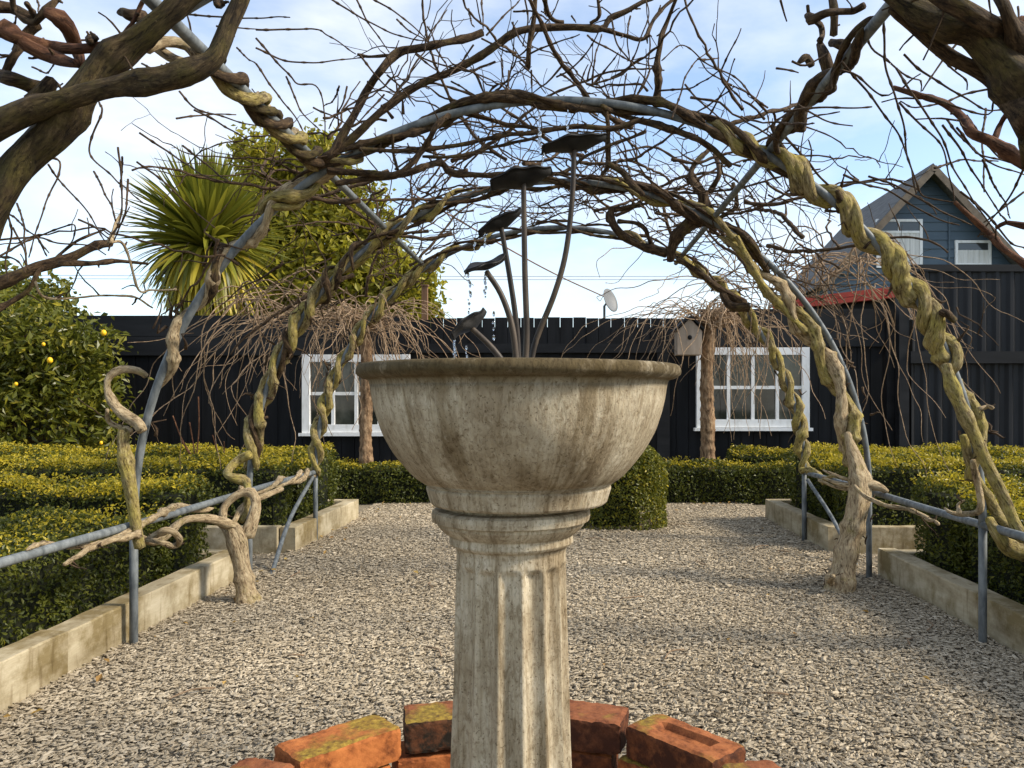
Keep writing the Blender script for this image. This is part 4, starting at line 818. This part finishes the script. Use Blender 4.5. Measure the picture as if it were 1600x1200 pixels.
for _ in range(34):      # thicker meandering canes between the arches
    y = rng.uniform(3.4, 5.6); ang = R(rng.uniform(42, 138)); k = int(np.clip(round((y - 2.06) / 1.21), 1, 3)); key = ('R' if ang < R(90) else 'L') + str(k)
    grow(key, ang, y, rng.integers(22, 40), rng.uniform(.007, .012), roff=rng.uniform(.0, .06), spread=.28)
for _ in range(40):      # upright shoots on the lower sides
    y = rng.choice(AR[1:]) + rng.uniform(-.25, .25); ang = R(rng.uniform(18, 50)) if rng.random() < .4 else R(180 - rng.uniform(18, 50)); k = int(np.clip(round((y - 2.06) / 1.21), 1, 3))
    grow(('R' if ang < R(90) else 'L') + str(k), ang, y, rng.integers(3, 8), rng.uniform(.002, .0036), roff=.03, side=False)
for a in (R(70), R(85), R(100), R(112)):
    for y in AR[2:]:
        k = AR.index(y); twine(('R' if a < R(90) else 'L') + str(k), arch_fn(y), a - R(28), a + R(28), .04, 1.1, [.006, .012, .012, .006], a * 3 + y, 'brown', seed=int(a * 50 + y * 9))
# spurs on the twisted stems
for key, y, lo, hi in (('R1', 3.27, 8, 60), ('L1', 3.27, 110, 170), ('R2', 4.48, 8, 60), ('L2', 4.48, 120, 172), ('R3', 5.68, 5, 60), ('L3', 5.68, 120, 175)):
    for _ in range(16):
        a = R(rng.uniform(lo, hi)); p = arch_pt(y, a, RAD + rng.choice([-.05, .06])); d = rng.normal(0, 1, 3); d[1] = -abs(d[1]) * .5; d /= np.linalg.norm(d); q = np.array([p, p + d * .03, p + d * .055 + rng.normal(0, .012, 3), p + d * .075 + rng.normal(0, .02, 3)])
        V[key]['twigs'].tube(q, [.008, .006, .004, .002], 5)
for k, d in V.items():
    if d['twigs'].n: tag(d['twigs'].build('twigs', M['twig'], d['root']), kind='stuff')

# ------------------------------------------------------------------ weeping standards at the back
def standard(px_, d, ytop, base_r, lean, label, n, spread, seed, xw=(1, 1), extra=()):
    r = np.random.default_rng(seed); x = (px_ - VX) * d / F; zt = 1 + (VY - ytop) * d / F
    root = thing('weeping_wisteria', (x, d, 0), label, 'weeping tree', 'weeping standards before the black wall')
    pts = smooth_path([(x, d, -.02), (x + lean * .3, d, zt * .4), (x - lean * .2, d, zt * .75), (x + lean, d, zt)], .02); k = np.arange(len(pts))
    rd = base_r * (1.15 - .2 * k / len(k)) * (1 + .10 * (np.sin(k * 1.3) > .6) + .05 * np.sin(k * .37))
    MB().tube(pts, rd, 14, .05, seed).build('trunk', M['trunkbark'], root)
    top = pts[-1]; hb = MB()
    for _ in range(9):
        dd = r.normal(0, 1, 3); dd[2] = abs(dd[2]) * .4; dd /= np.linalg.norm(dd); hb.tube(smooth_path([top - [0, 0, .06], top + dd * .12, top + dd * .3 + [0, 0, .04]], .03), [.03, .026, .022, .018, .015, .012, .01, .009, .008, .007, .006, .006, .005, .005][:len(smooth_path([top - [0, 0, .06], top + dd * .12, top + dd * .3 + [0, 0, .04]], .03))] if len(smooth_path([top - [0, 0, .06], top + dd * .12, top + dd * .3 + [0, 0, .04]], .03)) <= 14 else .012, 8, .12, 2)
    hb.build('limbs', M['trunkbark'], root)
    tb = MB()
    for i in range(n):
        az = r.uniform(0, 2 * math.pi); rch = spread * r.beta(2, 2.2) * (xw[1] if math.cos(az) > 0 else xw[0]); h = r.uniform(.02, .22); drop = r.uniform(.1, .75) * (1 if r.random() < .8 else 1.6)
        dx, dy = math.cos(az), math.sin(az) * .55; sx, sy = r.normal(0, .14), r.normal(0, .14)
        st = top + [sx, sy * .6, r.uniform(-.05, .08)]
        a1 = st + [dx * rch * .35, dy * rch * .35, h]; a2 = st + [dx * rch * .8, dy * rch * .8, h * .7 - drop * .12]; a3 = st + [dx * rch * 1.05 + r.normal(0, .05), dy * rch, -drop * .55]; a4 = st + [dx * rch * 1.15 + r.normal(0, .1), dy * rch, -drop]
        q = smooth_path(np.array([st, a1, a2, a3, a4]) + r.normal(0, .03, (5, 3)), .05); q = q + wiggle(len(q), .014, .5, r); tb.tube(q, np.linspace(r.uniform(.0042, .0065), .002, len(q)), 5)
    tag(tb.build('tendrils', M['tendril'], root), kind='stuff'); return root
standard(573, 8.0, 510, .058, -.03, 'weeping wisteria standard with drooping tan tendrils before the left window', 125, 1.3, 11, (1.5, .95))
standard(1105, 8.0, 508, .064, .02, 'weeping wisteria standard with drooping tan tendrils before the right window', 112, 1.4, 12, (1.15, .8))
# loose tendrils cascading from the arches on both sides
def cascade(key, px_, py_, d, n, sx, drop, seed, sp=.5):
    r = np.random.default_rng(seed); c = P(px_, py_, d); tb = V_c[key]
    for i in range(n):
        st = c + [r.normal(0, .16), r.normal(0, .18), r.normal(0, .07)]; dx = r.normal(sx, sp); h = r.uniform(.02, .25); dr = drop * r.uniform(.3, 1.1)
        q = smooth_path(np.array([st, st + [dx * .35, r.normal(0, .1), h], st + [dx * .8, r.normal(0, .15), h * .5 - dr * .2], st + [dx * 1.1, r.normal(0, .18), -dr * .6], st + [dx * 1.25 + r.normal(0, .08), r.normal(0, .2), -dr]]), .05)
        q = q + wiggle(len(q), .016, .45, r); tb.tube(q, np.linspace(r.uniform(.0035, .0055), .0018, len(q)), 5)
V_c = {'L2': MB(), 'R2': MB(), 'R1': MB()}
cascade('R2', 1255, 445, 5.3, 26, .30, 1.05, 21, .42)
cascade('R2', 1330, 430, 5.0, 15, .35, 1.25, 22, .3)
cascade('R2', 1180, 430, 5.6, 24, 0, .25, 25, .45)
cascade('L2', 455, 505, 4.9, 24, -.25, .85, 23, .35)
cascade('L2', 500, 480, 5.2, 12, .0, .35, 24, .5)
for k, b_ in V_c.items():
    if b_.n: tag(b_.build('tendrils', M['tendril'], V[k]['root']), kind='stuff')
# bare upright shoots in the left hedge
for k, (px_, tops) in enumerate(((306, [(270, 650), (285, 690), (310, 620), (296, 660)]), (344, [(332, 680), (350, 690)]))):
    root = thing('bare_shoot', P(px_, 722, 6.1), ('tall bare reddish shoots poking out of the left hedge', 'short bare reddish shoots poking out of the left hedge')[k], 'shoot', 'bare shoots in the hedge'); b_ = MB()
    for tx, ty in tops: b_.tube(smooth_path([P(px_, 722, 6.1), P((px_ + tx * 2) / 3 + 2, (722 + ty) / 2, 6.1), P(tx, ty, 6.05)], .03), .005, 5)
    b_.build('stems', M['red'], root)

# birdhouse
bh = thing('birdhouse', P(1075, 555, 7.85), 'small unpainted wooden birdhouse fixed beside the trunk at the right window', 'birdhouse'); o_ = P(1075, 555, 7.85)
w_, h_, dp = .118, .23, .11; mb = MB(); Vb = []
for y in (-dp, dp):
    for x, z in ((-w_, 0), (w_, 0), (w_, h_), (0, h_ + .12), (-w_, h_)): Vb.append(o_ + [x, y, z])
mb.add(Vb, [[0, 1, 2, 3], [0, 3, 4, 0], [5, 8, 7, 6], [5, 9, 8, 5], [0, 5, 6, 1], [1, 6, 7, 2], [2, 7, 8, 3], [3, 8, 9, 4], [4, 9, 5, 0]], False); mb.build('box', M['rawwood'], bh)
mb = MB(); mb.bar(o_ + [.005, -dp - .03, h_ + .130], o_ + [.005, dp + .03, h_ + .130], .02, .02)
for s in (-1, 1):
    a = o_ + [s * .075, 0, h_ + .062]; nrm = np.array([s * .71, 0, .70]); mb.bar(a + nrm * .01 + [0, -dp - .03, 0], a + nrm * .01 + [0, dp + .03, 0], .175, .016, nrm)
mb.build('roof', M['black2'], bh)
mb = MB(); mb.tube([o_ + [0, -dp - .004, h_ * .72], o_ + [0, -dp + .01, h_ * .72]], .022, 16); mb.build('entrance_hole', M['black'], bh)

# ------------------------------------------------------------------ black wall at the back
WD = 9.0; PXW = WD / F
wl = thing('black_wall', (0, WD, 0), 'black stained timber wall of vertical boards across the back of the garden', 'wall')
zt = 1 + (625 - 497) * PXW
mb = MB(); x = -9.0
while x < 4.05:
    bw = .145 + rng.normal(0, .004); top = zt + rng.normal(0, .006) if -1.6 < x < 1.9 else zt - .02
    y0 = WD + rng.normal(0, .003); mb.box((x, y0, -.02), (x + bw - .006, y0 + .022, top)); x += bw
mb.build('boards', M['black'], wl)
mb = MB(); mb.box((-9.0, WD + .0285, -.02), (4.05, WD + .05, zt - .10)); mb.build('backing', M['black'], wl)
mb = MB()
for z0, z1, x0, x1 in ((1.50, 1.71, -9.0, -1.75), (1.715, 1.945, -9.0, -1.75)): mb.box((x0, WD - .05, z0), (x1, WD - .012, z1))
mb.box((-1.74, WD - .055, 1.53), (1.55, WD - .012, 1.63)); mb.box((1.555, WD - .05, 1.60), (3.75, WD - .012, 2.02))
mb.build('fascia', M['black2'], wl)
for px_ in (1390, 1035): 
    X_ = (px_ - VX) * PXW; MB().box((X_ - .07, WD - .10, -.02), (X_ + .07, WD - .056, 1.95 if px_ > 1200 else 1.52)).build('post', M['black2'], wl)
def shed_window(px0, px1, py0, py1, cols_, rows_, name_parent, d, fr=.085, mul=.036, curtain=True):
    x0, x1 = (px0 - VX) * d / F, (px1 - VX) * d / F; z0, z1 = 1 + (VY - py1) * d / F, 1 + (VY - py0) * d / F; yf = WD - .075
    wn = MB(); wn.box((x0, yf, z0), (x0 + fr, WD - .004, z1)); wn.box((x1 - fr, yf, z0), (x1, WD - .004, z1)); wn.box((x0 + fr, yf + .003, z1 - fr), (x1 - fr, WD - .004, z1 - .003)); wn.box((x0 + fr, yf + .003, z0 + .003), (x1 - fr, WD - .004, z0 + fr * 1.1))
    wo = wn.build('window', M['white'], name_parent)
    ms = MB()
    for i in range(1, cols_): xx = x0 + fr + (x1 - x0 - 2 * fr) * i / cols_; ms.box((xx - mul / 2, yf + .012, z0 + fr), (xx + mul / 2, WD - .02, z1 - fr))
    for j in range(1, rows_): zz = z0 + fr + (z1 - z0 - 2 * fr) * j / rows_; ms.box((x0 + fr, yf + .015, zz - mul / 2), (x1 - fr, WD - .024, zz + mul / 2))
    ms.build('glazing_bars', M['white'], wo)
    MB().box((x0 + fr * .6, WD - .035, z0 + fr * .6), (x1 - fr * .6, WD - .030, z1 - fr * .6)).build('pane', M['glass'], wo)
    MB().box((x0 - .03, yf - .03, z0 - .035), (x1 + .03, WD - .006, z0 - .002)).build('sill', M['white'], wo)
shed_window(475, 642, 554, 676, 4, 2, wl, WD)
shed_window(1087, 1262, 543, 668, 4, 2, wl, WD)

# corrugated fence on the right
cf = thing('corrugated_fence', (5.5, 8.8, 0), 'tall black corrugated metal fence at the right, higher than the black wall', 'fence')
d = 8.75; X0, X1 = (1424 - VX) * d / F, (1424 - VX) * d / F + 4.2
def corrug(z0, z1, y):
    xs = np.arange(X0, X1, .012); ph = (xs - X0) / .155; prf = np.clip(np.abs((ph % 1) - .5) * 5 - .9, 0, 1) * .028
    v = np.concatenate([np.stack([xs, y - prf, np.full_like(xs, z)], -1) for z in (z0, z1)]); n = len(xs); i = np.arange(n - 1)
    return MB().add(v, np.stack([i, i + 1, i + n + 1, i + n], -1), False)
corrug(0, 1.43, d + .03).build('lower_panel', M['corr'], cf); corrug(1.52, 2.43, d).build('upper_panel', M['corr'], cf)
MB().box((X0 - .03, d - .06, 1.40), (X1, d + .02, 1.53)).build('rail', M['black2'], cf); MB().box((X0 - .03, d - .06, .42), (X1, d - .002, .50)).build('rail', M['black2'], cf)
MB().box((X0 - .02, d - .045, 2.40), (X1, d + .04, 2.475)).build('capping', M['black2'], cf)
MB().box((X0 - .14, d - .02, 0), (X0 - .032, d + .09, 2.44)).build('post', M['black2'], cf)

# low shed with a red gutter behind the wall
sh = thing('low_shed', (4.4, 11.6, 0), 'dark low outbuilding with a bright red gutter behind the black wall', 'shed')
a, b_ = np.array([3.45, 12.7]), np.array([4.75, 11.0]); dn = (b_ - a) / np.linalg.norm(b_ - a); nn = np.array([-dn[1], dn[0]]); nn = nn if nn[1] > 0 else -nn
zg = 2.49; b2 = b_ + dn * .0; q = [a, b2, b2 + nn * 2.2, a + nn * 2.2]
mb = MB(); mb.add([[*p, 0] for p in q] + [[*p, zg - .03] for p in q], [[0, 1, 5, 4], [1, 2, 6, 5], [2, 3, 7, 6], [3, 0, 4, 7], [4, 5, 6, 7]], False); mb.build('wall', M['black2'], sh)
mb = MB(); off = -nn * .10
for z0, o1 in ((zg + .035, .0), (zg - .045, .012)):
    p0 = np.array([*(a + off - nn * o1), z0]); p1 = np.array([*(b2 + off - nn * o1), z0]); mb.bar(p0, p1, .10, .072)
mb.build('gutter', M['redgutter'], sh)
mb = MB(); rp_ = [[*(a - nn * .03), zg], [*(b2 - nn * .03), zg], [*(b2 + nn * 2.2), zg + .12], [*(a + nn * 2.2), zg + .12]]; mb.add(rp_ + [[p[0], p[1], p[2] + .04] for p in rp_], [[0, 3, 2, 1], [4, 5, 6, 7], [0, 1, 5, 4], [1, 2, 6, 5], [2, 3, 7, 6], [3, 0, 4, 7]], False); mb.build('roof', M['roof'], sh)

# ------------------------------------------------------------------ blue gabled house
HD = 18.0; hb_ = 22.3; k_ = HD / F
ax, az = (1447 - VX) * k_, 1 + (625 - 262) * k_; slope = 1.08; half = 2.45; ez = az - half * slope
ho = thing('house', (ax, HD, 0), 'blue weatherboard house with a steep grey gable roof behind the fence', 'house')
mb = MB(); wh = 2.25
hh = az - .12
nbd = int((hh) / .20)
# weatherboards as overlapping courses that shrink with the gable
for i in range(nbd + 1):
    z0, z1 = i * .20, min((i + 1) * .20, hh)
    w0 = min(wh, (hh - z0) / slope); w1 = min(wh, (hh - z1) / slope)
    if w0 <= .02: break
    mb.add([[ax - w0, HD - .022, z0], [ax + w0, HD - .022, z0], [ax + w1, HD - .002, z1], [ax - w1, HD - .002, z1], [ax - w0, HD + .05, z0], [ax + w0, HD + .05, z0]], [[0, 1, 2, 3], [4, 5, 1, 0]], False)
mb.add([[ax - wh, HD, 0], [ax - wh, hb_, 0], [ax - wh, hb_, hh - wh * slope], [ax - wh, HD, hh - wh * slope], [ax + wh, HD, 0], [ax + wh, hb_, 0], [ax + wh, hb_, hh - wh * slope], [ax + wh, HD, hh - wh * slope]], [[0, 3, 2, 1], [4, 5, 6, 7]], False)
mb.build('wall', M['siding'], ho)
mb = MB(); yo = HD - .35
for s in (-1, 1):
    e = ax + s * half; t_ = .06
    v = [[ax, yo, az], [ax, hb_, az], [e, hb_, ez], [e, yo, ez]]; v += [[p[0], p[1], p[2] - t_] for p in v]
    mb.add(v, [[0, 1, 2, 3], [7, 6, 5, 4], [0, 3, 7, 4], [3, 2, 6, 7], [2, 1, 5, 6], [1, 0, 4, 5]], False)
ro = mb.build('roof', M['roof'], ho)
for s in (-1, 1):
    mb = MB(); e = np.array([ax + s * (half + .02), yo - .03, ez - .12 - .02 * slope]); p = np.array([ax, yo - .03, az - .12]); mb.bar(p, e, .04, .15, (0, 0, 1)); mb.build('barge_board', M['barge'], ro)
MB().box((ax - .05, yo - .054, az - .19), (ax + .05, yo - .012, az - .065)).build('finial_block', M['barge'], ro)
def hwin(px0, px1, py0, py1, tr=None, split=None, curt=True):
    x0, x1 = (px0 - VX) * k_, (px1 - VX) * k_; z0, z1 = 1 + (VY - py1) * k_, 1 + (VY - py0) * k_; f = .06; y = HD - .06; mb = MB()
    mb.box((x0, y, z0), (x0 + f, y + .055, z1)); mb.box((x1 - f, y, z0), (x1, y + .055, z1)); mb.box((x0 + f, y + .004, z1 - f), (x1 - f, y + .055, z1 - .002)); mb.box((x0 + f, y + .004, z0), (x1 - f, y + .055, z0 + f))
    if tr: zz = 1 + (VY - tr) * k_; mb.box((x0 + f, y + .008, zz - .025), (x1 - f, y + .05, zz + .025))
    if split: xx = (split - VX) * k_; mb.box((xx - .02, y + .012, 1 + (VY - tr) * k_ + .026), (xx + .02, y + .05, z1 - f))
    wo = mb.build('window', M['white'], ho)
    MB().box((x0 + f, y + .028, z0 + f), (x1 - f, y + .032, z1 - f)).build('pane', M['glass2'], wo)
    if curt:
        zc = (1 + (VY - tr) * k_) - .02 if tr else z0 + (z1 - z0) * .62
        xs = np.linspace(x0 + f, x1 - f, 60); yy = y + .020 + .006 * np.sin(xs * 55); v = np.concatenate([np.stack([xs, yy, np.full(60, z)], -1) for z in (z0 + f, zc)]); i = np.arange(59)
        MB().add(v, np.stack([i, i + 1, i + 61, i + 60], -1)).build('blind', M['curtain'], wo)
hwin(1368, 1440, 343, 419, 363, 1403); hwin(1491, 1547, 376, 416)
mb = MB(); xx = (1482 - VX) * k_; mb.box((xx - .02, HD - .045, 3.9), (xx + .02, HD - .024, az - 1.1)); xx = (1442 - VX) * k_
mb.build('corner_strip', M['siding'], ho)
mb = MB(); mb.box((ax - 2.2, HD - .07, 3.82), (ax + 2.2, HD - .024, 3.93)); mb.build('trim_board', M['siding'], ho)

# dish, post, wires
dp_ = P(952, 470, 13); ds = thing('satellite_dish', (dp_[0], dp_[1], 0), 'small grey satellite dish on a pole above the black wall', 'satellite dish')
mb = MB(); nrm = np.array([.78, -.55, .30]); nrm /= np.linalg.norm(nrm); u = np.cross(nrm, [0, 0, 1]); u /= np.linalg.norm(u); v_ = np.cross(u, nrm); pts = []; fq = []
for lay in (0, .012):
    for i in range(6):
        r_ = .19 * i / 5 + .001
        for j in range(24): a = j * math.pi / 12; pts.append(dp_ + u * r_ * math.cos(a) + v_ * r_ * math.sin(a) * 1.05 + nrm * (.9 * r_ * r_ - lay))
for lay in (0, 144):
    for i in range(5):
        for j in range(24): fq.append([lay + i * 24 + j, lay + i * 24 + 24 + j, lay + i * 24 + 24 + (j + 1) % 24, lay + i * 24 + (j + 1) % 24])
for j in range(24): fq.append([120 + j, 264 + j, 264 + (j + 1) % 24, 120 + (j + 1) % 24])
mb.add(pts, fq); mb.build('reflector', M['dish'], ds)
MB().tube([dp_ - nrm * .02, dp_ - nrm * .1 - [0, 0, .05], (dp_[0] - nrm[0] * .1, dp_[1] - nrm[1] * .1, 1.2), (dp_[0] - nrm[0] * .1, dp_[1] - nrm[1] * .1, 0)], .02, 8).build('pole', M['dish'], ds)
p = P(663, 447, 14); po = MB().box((p[0] - .05, 14, 0), (p[0] + .05, 14.1, p[2])); po.box((p[0] - .065, 13.985, p[2] + .002), (p[0] + .065, 14.115, p[2] + .03)); tag(po.build('wooden_post', M['pole'], origin=(p[0], 14.05, 0)), 'brown wooden post rising behind the black wall, left of the fountain', 'post')
for y0, y1, lab in ((432, 431, 'upper power line crossing the sky behind the fountain'), (437, 437, 'lower power line crossing the sky behind the fountain')):
    xs = np.linspace(-60, 60, 60); d = 28; za = 1 + (VY - y0) * d / F; pts = np.stack([xs, np.full(60, d), za + .00012 * xs ** 2], -1); tag(MB().tube(pts, .011, 5).build('power_line', M['wire']), lab, 'cable', 'power lines')
tag(MB().tube(smooth_path([P(640, 300, 9.5), P(800, 392, 10.5), P(875, 432, 11.5), P(945, 464, 12.9)], .2), .010, 5).build('cable', M['pole']), 'dark cable sagging down to the satellite dish', 'cable')

# ------------------------------------------------------------------ trees and bushes
def crown(mb, blobs, n, size, aspect, seed, tint_mu=.45, up=.4, clump=0):
    r = np.random.default_rng(seed); blobs = np.array(blobs, float); wts = blobs[:, 3] ** 2; k = r.choice(len(blobs), n // max(1, clump or 1), p=wts / wts.sum())
    d = r.normal(size=(len(k), 3)); d /= np.linalg.norm(d, axis=1)[:, None]; rad = blobs[k, 3] * (r.random(len(k)) ** .30)
    c = blobs[k, :3] + d * rad[:, None] * [1, 1, .85]; nr = d
    if clump:
        c = np.repeat(c, clump, 0) + r.normal(0, size * .8, (len(k) * clump, 3)); nr = np.repeat(nr, clump, 0)
        ti = np.repeat(r.normal(tint_mu, .16, len(k)), clump) + r.normal(0, .1, len(k) * clump)
    else: ti = r.normal(tint_mu, .2, len(k))
    nl = nr * .5 + r.normal(0, .8, c.shape) + [0, 0, up]
    v, f = leaf_quads(c, nl, size * r.uniform(.6, 1.4, len(c)), aspect, r); mb.add(v, f, False, np.repeat(np.clip(ti, .01, 1), 4))
def limbs(mb, base, blobs, r0, seed):
    r = np.random.default_rng(seed); base = np.array(base, float); fork = base + [0, 0, (np.mean([b[2] for b in blobs]) - base[2]) * .45]
    mb.tube(smooth_path([base, (base + fork) / 2 + r.normal(0, .04, 3), fork], .1), r0, 10, .08)
    for b in blobs:
        c = np.array(b[:3]); mb.tube(smooth_path([fork, (fork + c) / 2 + r.normal(0, .12, 3), c], .12), np.linspace(r0 * .6, r0 * .15, len(smooth_path([fork, (fork + c) / 2, c], .12)))[:1].repeat(1)[0] * .7, 7)
# lemon bush
lb = thing('lemon_tree', (-5.6, 8.0, 0), 'glossy lemon bush with yellow fruit at the left, before the black wall', 'fruit tree')
bl = [(-5.9, 7.8, 1.1, .8), (-5.2, 7.9, .85, .62), (-6.6, 8.0, 1.35, .9), (-5.6, 8.0, 1.65, .62), (-5.0, 8.0, 1.35, .5), (-6.3, 7.9, .7, .7), (-5.15, 7.7, 1.62, .36), (-6.9, 7.9, 1.7, .6), (-4.75, 7.95, 1.05, .38), (-5.9, 7.9, 1.85, .4), (-4.72, 7.95, 1.5, .36), (-4.65, 7.9, .75, .36), (-6.5, 8.0, 1.95, .45)]
mb = MB(); limbs(mb, (-5.7, 8.05, 0), bl, .06, 3); mb.build('trunk', M['brown'], lb)
mb = MB(); crown(mb, bl, 19000, .085, .42, 4, .50, .35, 4); mb.build('crown', M['citrus'], lb)
for px_, py_, dd in ((162, 520, 7.25), (78, 563, 7.1), (158, 692, 7.35), (68, 538, 7.2), (175, 640, 7.4), (25, 600, 7.1)):
    mb = MB(); ball(mb, P(px_, py_, dd), .025 if px_ in (162, 78) else .016, 1.15); mb.build('lemon', M['lemon'], lb)
# dark trees at far left
for (bx, by, blobs_, mat_, n, sz, lab, seed, tm) in (
    (-9.2, 12.5, [(-9.4, 12.6, 2.0, 1.0), (-8.4, 12.6, 2.0, .8), (-10.2, 12.8, 2.3, 1.0), (-9.0, 12.8, 2.7, .55), (-7.7, 12.6, 1.8, .6), (-8.2, 12.7, 2.6, .4)], 'pine', 13000, .12, 'dull dark green tree at the far left, behind the lemon bush', 31, .5),
    (-4.6, 15.0, [(-4.5, 15, 3.6, 1.25), (-5.6, 15.2, 4.4, 1.1), (-3.5, 15, 3.0, .95), (-5.2, 15, 5.2, .75), (-4.1, 15, 4.7, .75), (-3.0, 15.0, 2.7, .7), (-5.7, 15, 5.6, .45), (-3.55, 15, 4.0, .6), (-6.3, 15.2, 3.2, 1.1), (-2.9, 15, 3.1, .6), (-3.2, 15.1, 2.3, .8), (-4.6, 15.1, 5.6, .5), (-4.8, 14.8, 3.0, 1.1), (-3.6, 14.9, 3.4, .8)], 'tree', 34000, .14, 'leafy yellow-green tree behind the wall, right of the spiky tree', 32, .45)):
    tr = thing('tree', (bx, by, 0), lab, 'tree'); mb = MB(); limbs(mb, (bx, by, 0), blobs_, .12, seed); mb.build('trunk', M['brown'], tr)
    mb = MB(); crown(mb, blobs_, n, sz, .55, seed, tm + .08, .3, 5); mb.build('crown', M[mat_], tr)
# cordyline (cabbage tree)
ct = P(322, 388, 10.8); cg = thing('cordyline', (ct[0], ct[1], 0), 'spiky cabbage tree with a big head of sword leaves behind the wall', 'tree')
MB().tube(smooth_path([(ct[0] - .1, ct[1], 0), (ct[0], ct[1], ct[2] * .6), ct], .1), .11, 12, .06).build('trunk', M['brown'], cg)
mb = MB(); r = np.random.default_rng(5)
for i in range(980):
    th = r.uniform(0, 2 * math.pi); el = r.uniform(-1.25, 1.5); L = r.uniform(.85, 1.1) * (1.0 + .22 * max(0, math.sin(el))); dirv = np.array([math.cos(th) * math.cos(el), math.sin(th) * math.cos(el), math.sin(el)])
    nseg = 8; p = ct + dirv * .05; pts = [p]; d_ = dirv.copy(); sag = (.015 + .075 * max(0, math.cos(el)) + (.12 if el < .25 else 0)) * r.uniform(.5, 1.7)
    for s in range(nseg): d_ = d_ + [0, 0, -sag]; d_ /= np.linalg.norm(d_); p = p + d_ * L / nseg; pts.append(p)
    pts = np.array(pts); sd = np.cross(dirv, [0, 0, 1.0]); sd = sd / (np.linalg.norm(sd) + 1e-6); tw = r.uniform(-.6, .6); sd = sd * math.cos(tw) + np.cross(dirv, sd) * math.sin(tw)
    wv = .034 * np.array([.7, .95, 1, 1, .95, .85, .7, .45, .04]); up_ = np.cross(sd, dirv)
    v = np.stack([pts - sd * wv[:, None], pts + up_ * (wv * .25)[:, None] * -1, pts + sd * wv[:, None]], 1).reshape(-1, 3); k = np.arange(nseg)[:, None] * 3
    f = np.concatenate([np.stack([k + a, k + a + 1, k + a + 4, k + a + 3], -1).reshape(-1, 4) for a in (0, 1)])
    mb.add(v, f, True, np.clip((.42 if el > .1 else .80) + r.normal(0, .16), .02, 1))
mb.build('crown', M['blade'], cg)

# ------------------------------------------------------------------ litter on the gravel
mb = MB(); n = 90; c = np.stack([rng.uniform(-1.7, 1.7, n), rng.uniform(2.0, 7.6, n), rng.uniform(.02, .03, n)], -1); c[:34, 1] = rng.uniform(7.3, 7.66, 34); c[34:60, 0] = -1.74 + rng.uniform(0, .14, 26)
v, f = leaf_quads(c, rng.normal(0, .3, (n, 3)) + [0, 0, 1], rng.uniform(.02, .05, n), .5); mb.add(v, f, False, np.repeat(rng.uniform(.1, .9, n), 4))
tag(mb.build('leaf_litter', M['dry']), 'scattered dry brown leaves lying on the gravel', 'leaf litter', kind='stuff')
mb = MB()
for _ in range(24):
    p = np.array([rng.uniform(-1.6, 1.6), rng.uniform(2.1, 6.5), .022]); a = rng.uniform(0, 6.28); L = rng.uniform(.06, .2); q = np.array([p, p + [math.cos(a) * L * .5, math.sin(a) * L * .5, .006], p + [math.cos(a + .3) * L, math.sin(a + .3) * L, 0]]); mb.tube(smooth_path(q, .03), .0032, 5)
tag(mb.build('fallen_twigs', M['tendril']), 'short pale twigs lying on the gravel', 'twigs', kind='stuff')
